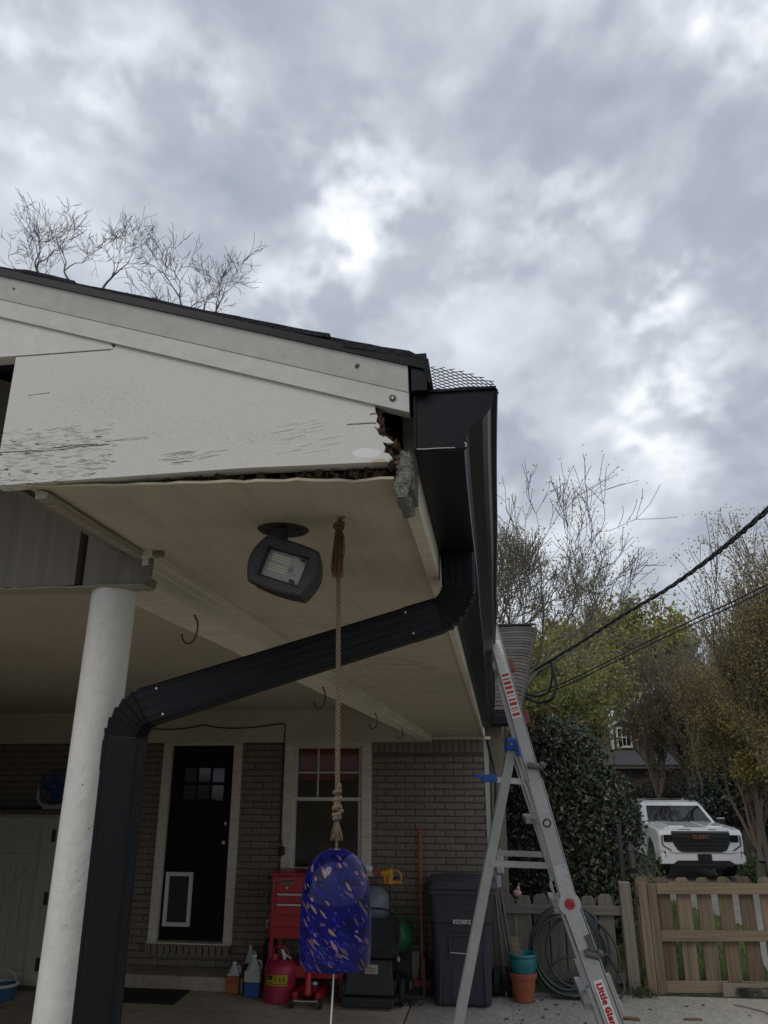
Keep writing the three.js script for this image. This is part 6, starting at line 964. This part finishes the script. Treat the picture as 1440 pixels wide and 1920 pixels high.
  part(t, 'licence_plate', [bx(.33, .165, .012, [.02, .53, .11])], canvasMat(128, 64, (g, w, h) => { g.fillStyle = '#10131c'; g.fillRect(0, 0, w, h); g.strokeStyle = '#b9bcc6'; g.lineWidth = 2; g.fillStyle = '#c4c7d0'; g.font = 'bold 15px sans-serif'; g.textAlign = 'center'; g.fillText('\u2605', w / 2, 26); g.fillText('WEM', w / 2, 45); }), 'dark blue front plate');
  part(t, 'hood_scoop', [bx(.30, .014, .05, [-.33, 1.152, -.09]), bx(.18, .014, .05, [.33, 1.152, -.09])], M.blackplastic);
  part(t, 'roof_antenna', [rb(.04, .05, .1, .01, [.45, 1.765, -2.75])], M.truckwhite);
}
// ------------------------------------------------------------------ far house with the dormer
{
  const h = thing('far_house', 'distant brown house with grey roof and one dormer', 'house', [5.2, -.48, -32]);
  const rm = mat([.065, .066, .07], { kind: 'grit', size: .9, amp: .4, bump: .004, rough: .95 }), wall = mat([.14, .11, .09], { kind: 'blotch', size: 1.2, amp: .4, rough: .9 }), wh = mat([.55, .54, .5], { rough: .6 });
  part(h, 'wall', [span(-1.6, 7, 0, 2.75, -7, .6)], wall);
  const R = rngOf(4); const e = [2.78, 1.05], tp = [4.75, -2.6], n = 16;
  part(h, 'roof', [mv(bx(9.4, .06, 4.2, [2.6, 3.76, -.83], [.4950, 0, 0]), [0, 0, 0])], rm, 'grey shingle roof');
  part(h, 'eave_board', [span(-2.1, 7.3, 2.66, 2.80, .92, 1.0)], mat([.12, .115, .105], { rough: .7 }));
  part(h, 'shutter', [span(.6, 1.5, 1.2, 2.3, .601, .64)], mat([.10, .085, .07], { rough: .8 }));
  const d = part(h, 'dormer', [span(-.62, .33, 3.35, 4.25, -2.5, .02)], rm, 'white trimmed dormer');
  part(d, 'corner_board', [span(-.66, -.54, 3.36, 4.25, .021, .06), span(.25, .37, 3.36, 4.25, .021, .06)], wh); part(d, 'gable_trim', [bar([-.72, 4.2, .05], [-.145, 4.52, .05], .09, .06), bar([.43, 4.2, .05], [-.145, 4.52, .05], .09, .06)], wh); part(d, 'dormer_roof', [ex([[-.62, 4.2], [.33, 4.2], [-.145, 4.47]], 2.4).translate(0, 0, -2.4)], rm);
  const w = part(d, 'window', [span(-.44, .15, 3.42, 3.50, .022, .08), span(-.44, .15, 4.12, 4.19, .022, .08), span(-.44, -.37, 3.5, 4.12, .022, .08), span(.08, .15, 3.5, 4.12, .022, .08), span(-.37, .08, 3.79, 3.83, .022, .075), span(-.23, -.205, 3.5, 4.12, .022, .06), span(-.085, -.06, 3.5, 4.12, .022, .06)], wh);
  part(d, 'pane', [span(-.37, .08, 3.5, 4.12, .0205, .03)], M.truckglass);
}
// ------------------------------------------------------------------ overhead service wires
{
  const P = [[2.19, 4.00, -5.2], [2.15, 3.995, -6.4], [2.106, 3.991, -7.2], [1.964, 3.985, -8.6], [1.691, 3.964, -10], [1.361, 3.845, -11], [.906, 3.673, -12], [.70, 3.60, -12.5]];
  const cv = new THREE.CatmullRomCurve3([[2.4, 4.15, -1.5], [2.28, 4.03, -3.6], ...P].map(p => V(...p)));
  const w = thing('service_drop', 'thick twisted black power line sagging in from upper right', 'cable');
  const N = 260; for (let s = 0; s < 3; s++) { const q = []; for (let i = 0; i <= N; i++) { const t = i / N, c = cv.getPoint(t), a = t * 95 + s * 2.094; q.push([c.x + Math.cos(a) * .012, c.y + Math.sin(a) * .014, c.z]); } part(w, 'conductor', tube(q, .0105, N * 2, 6), M.blackplastic); }
  part(w, 'drip_loop', [tube([[.93, 3.68, -12], [.96, 3.5, -12], [.98, 3.28, -12], [.90, 3.12, -12], [.78, 3.08, -12.1], [.62, 3.12, -12.3], [.52, 3.2, -12.4]], .022, 50, 8), tube([[.93, 3.66, -12.02], [.93, 3.45, -12], [.86, 3.22, -12.1], [.7, 3.18, -12.2], [.5, 3.26, -12.4]], .016, 40, 8)], M.blackplastic, 'drooping black drip loop'); part(w, 'small_loop', [tube([[.50, 3.0, -12.3], [.6, 3.02, -12.3], [.64, 2.92, -12.3], [.58, 2.82, -12.3], [.5, 2.86, -12.3], [.47, 2.96, -12.35]], .012, 30, 6)], M.blackplastic);
  const wires = [['upper of the two thin wires crossing the trees', .0, .0], ['lower of the two thin wires crossing the trees', -.06, -.02]];
  for (const [label, dy, dx] of wires) lone('thin_wire', label, 'cable', [tube([[4.6 + dx, 4.75 + dy, -6.5], [3.161 + dx, 4.101 + dy, -9], [2.261 + dx, 3.797 + dy, -10.5], [1.0 + dx, 3.315 + dy, -12], [.5 + dx, 3.2 + dy, -12.55]], .010, 60, 6)], M.blackplastic, 'thin wires to the rear wing');
}
scene.traverse(o => { if (o.isMesh) { o.castShadow = true; o.receiveShadow = true; } });
renderer.render(scene, camera);
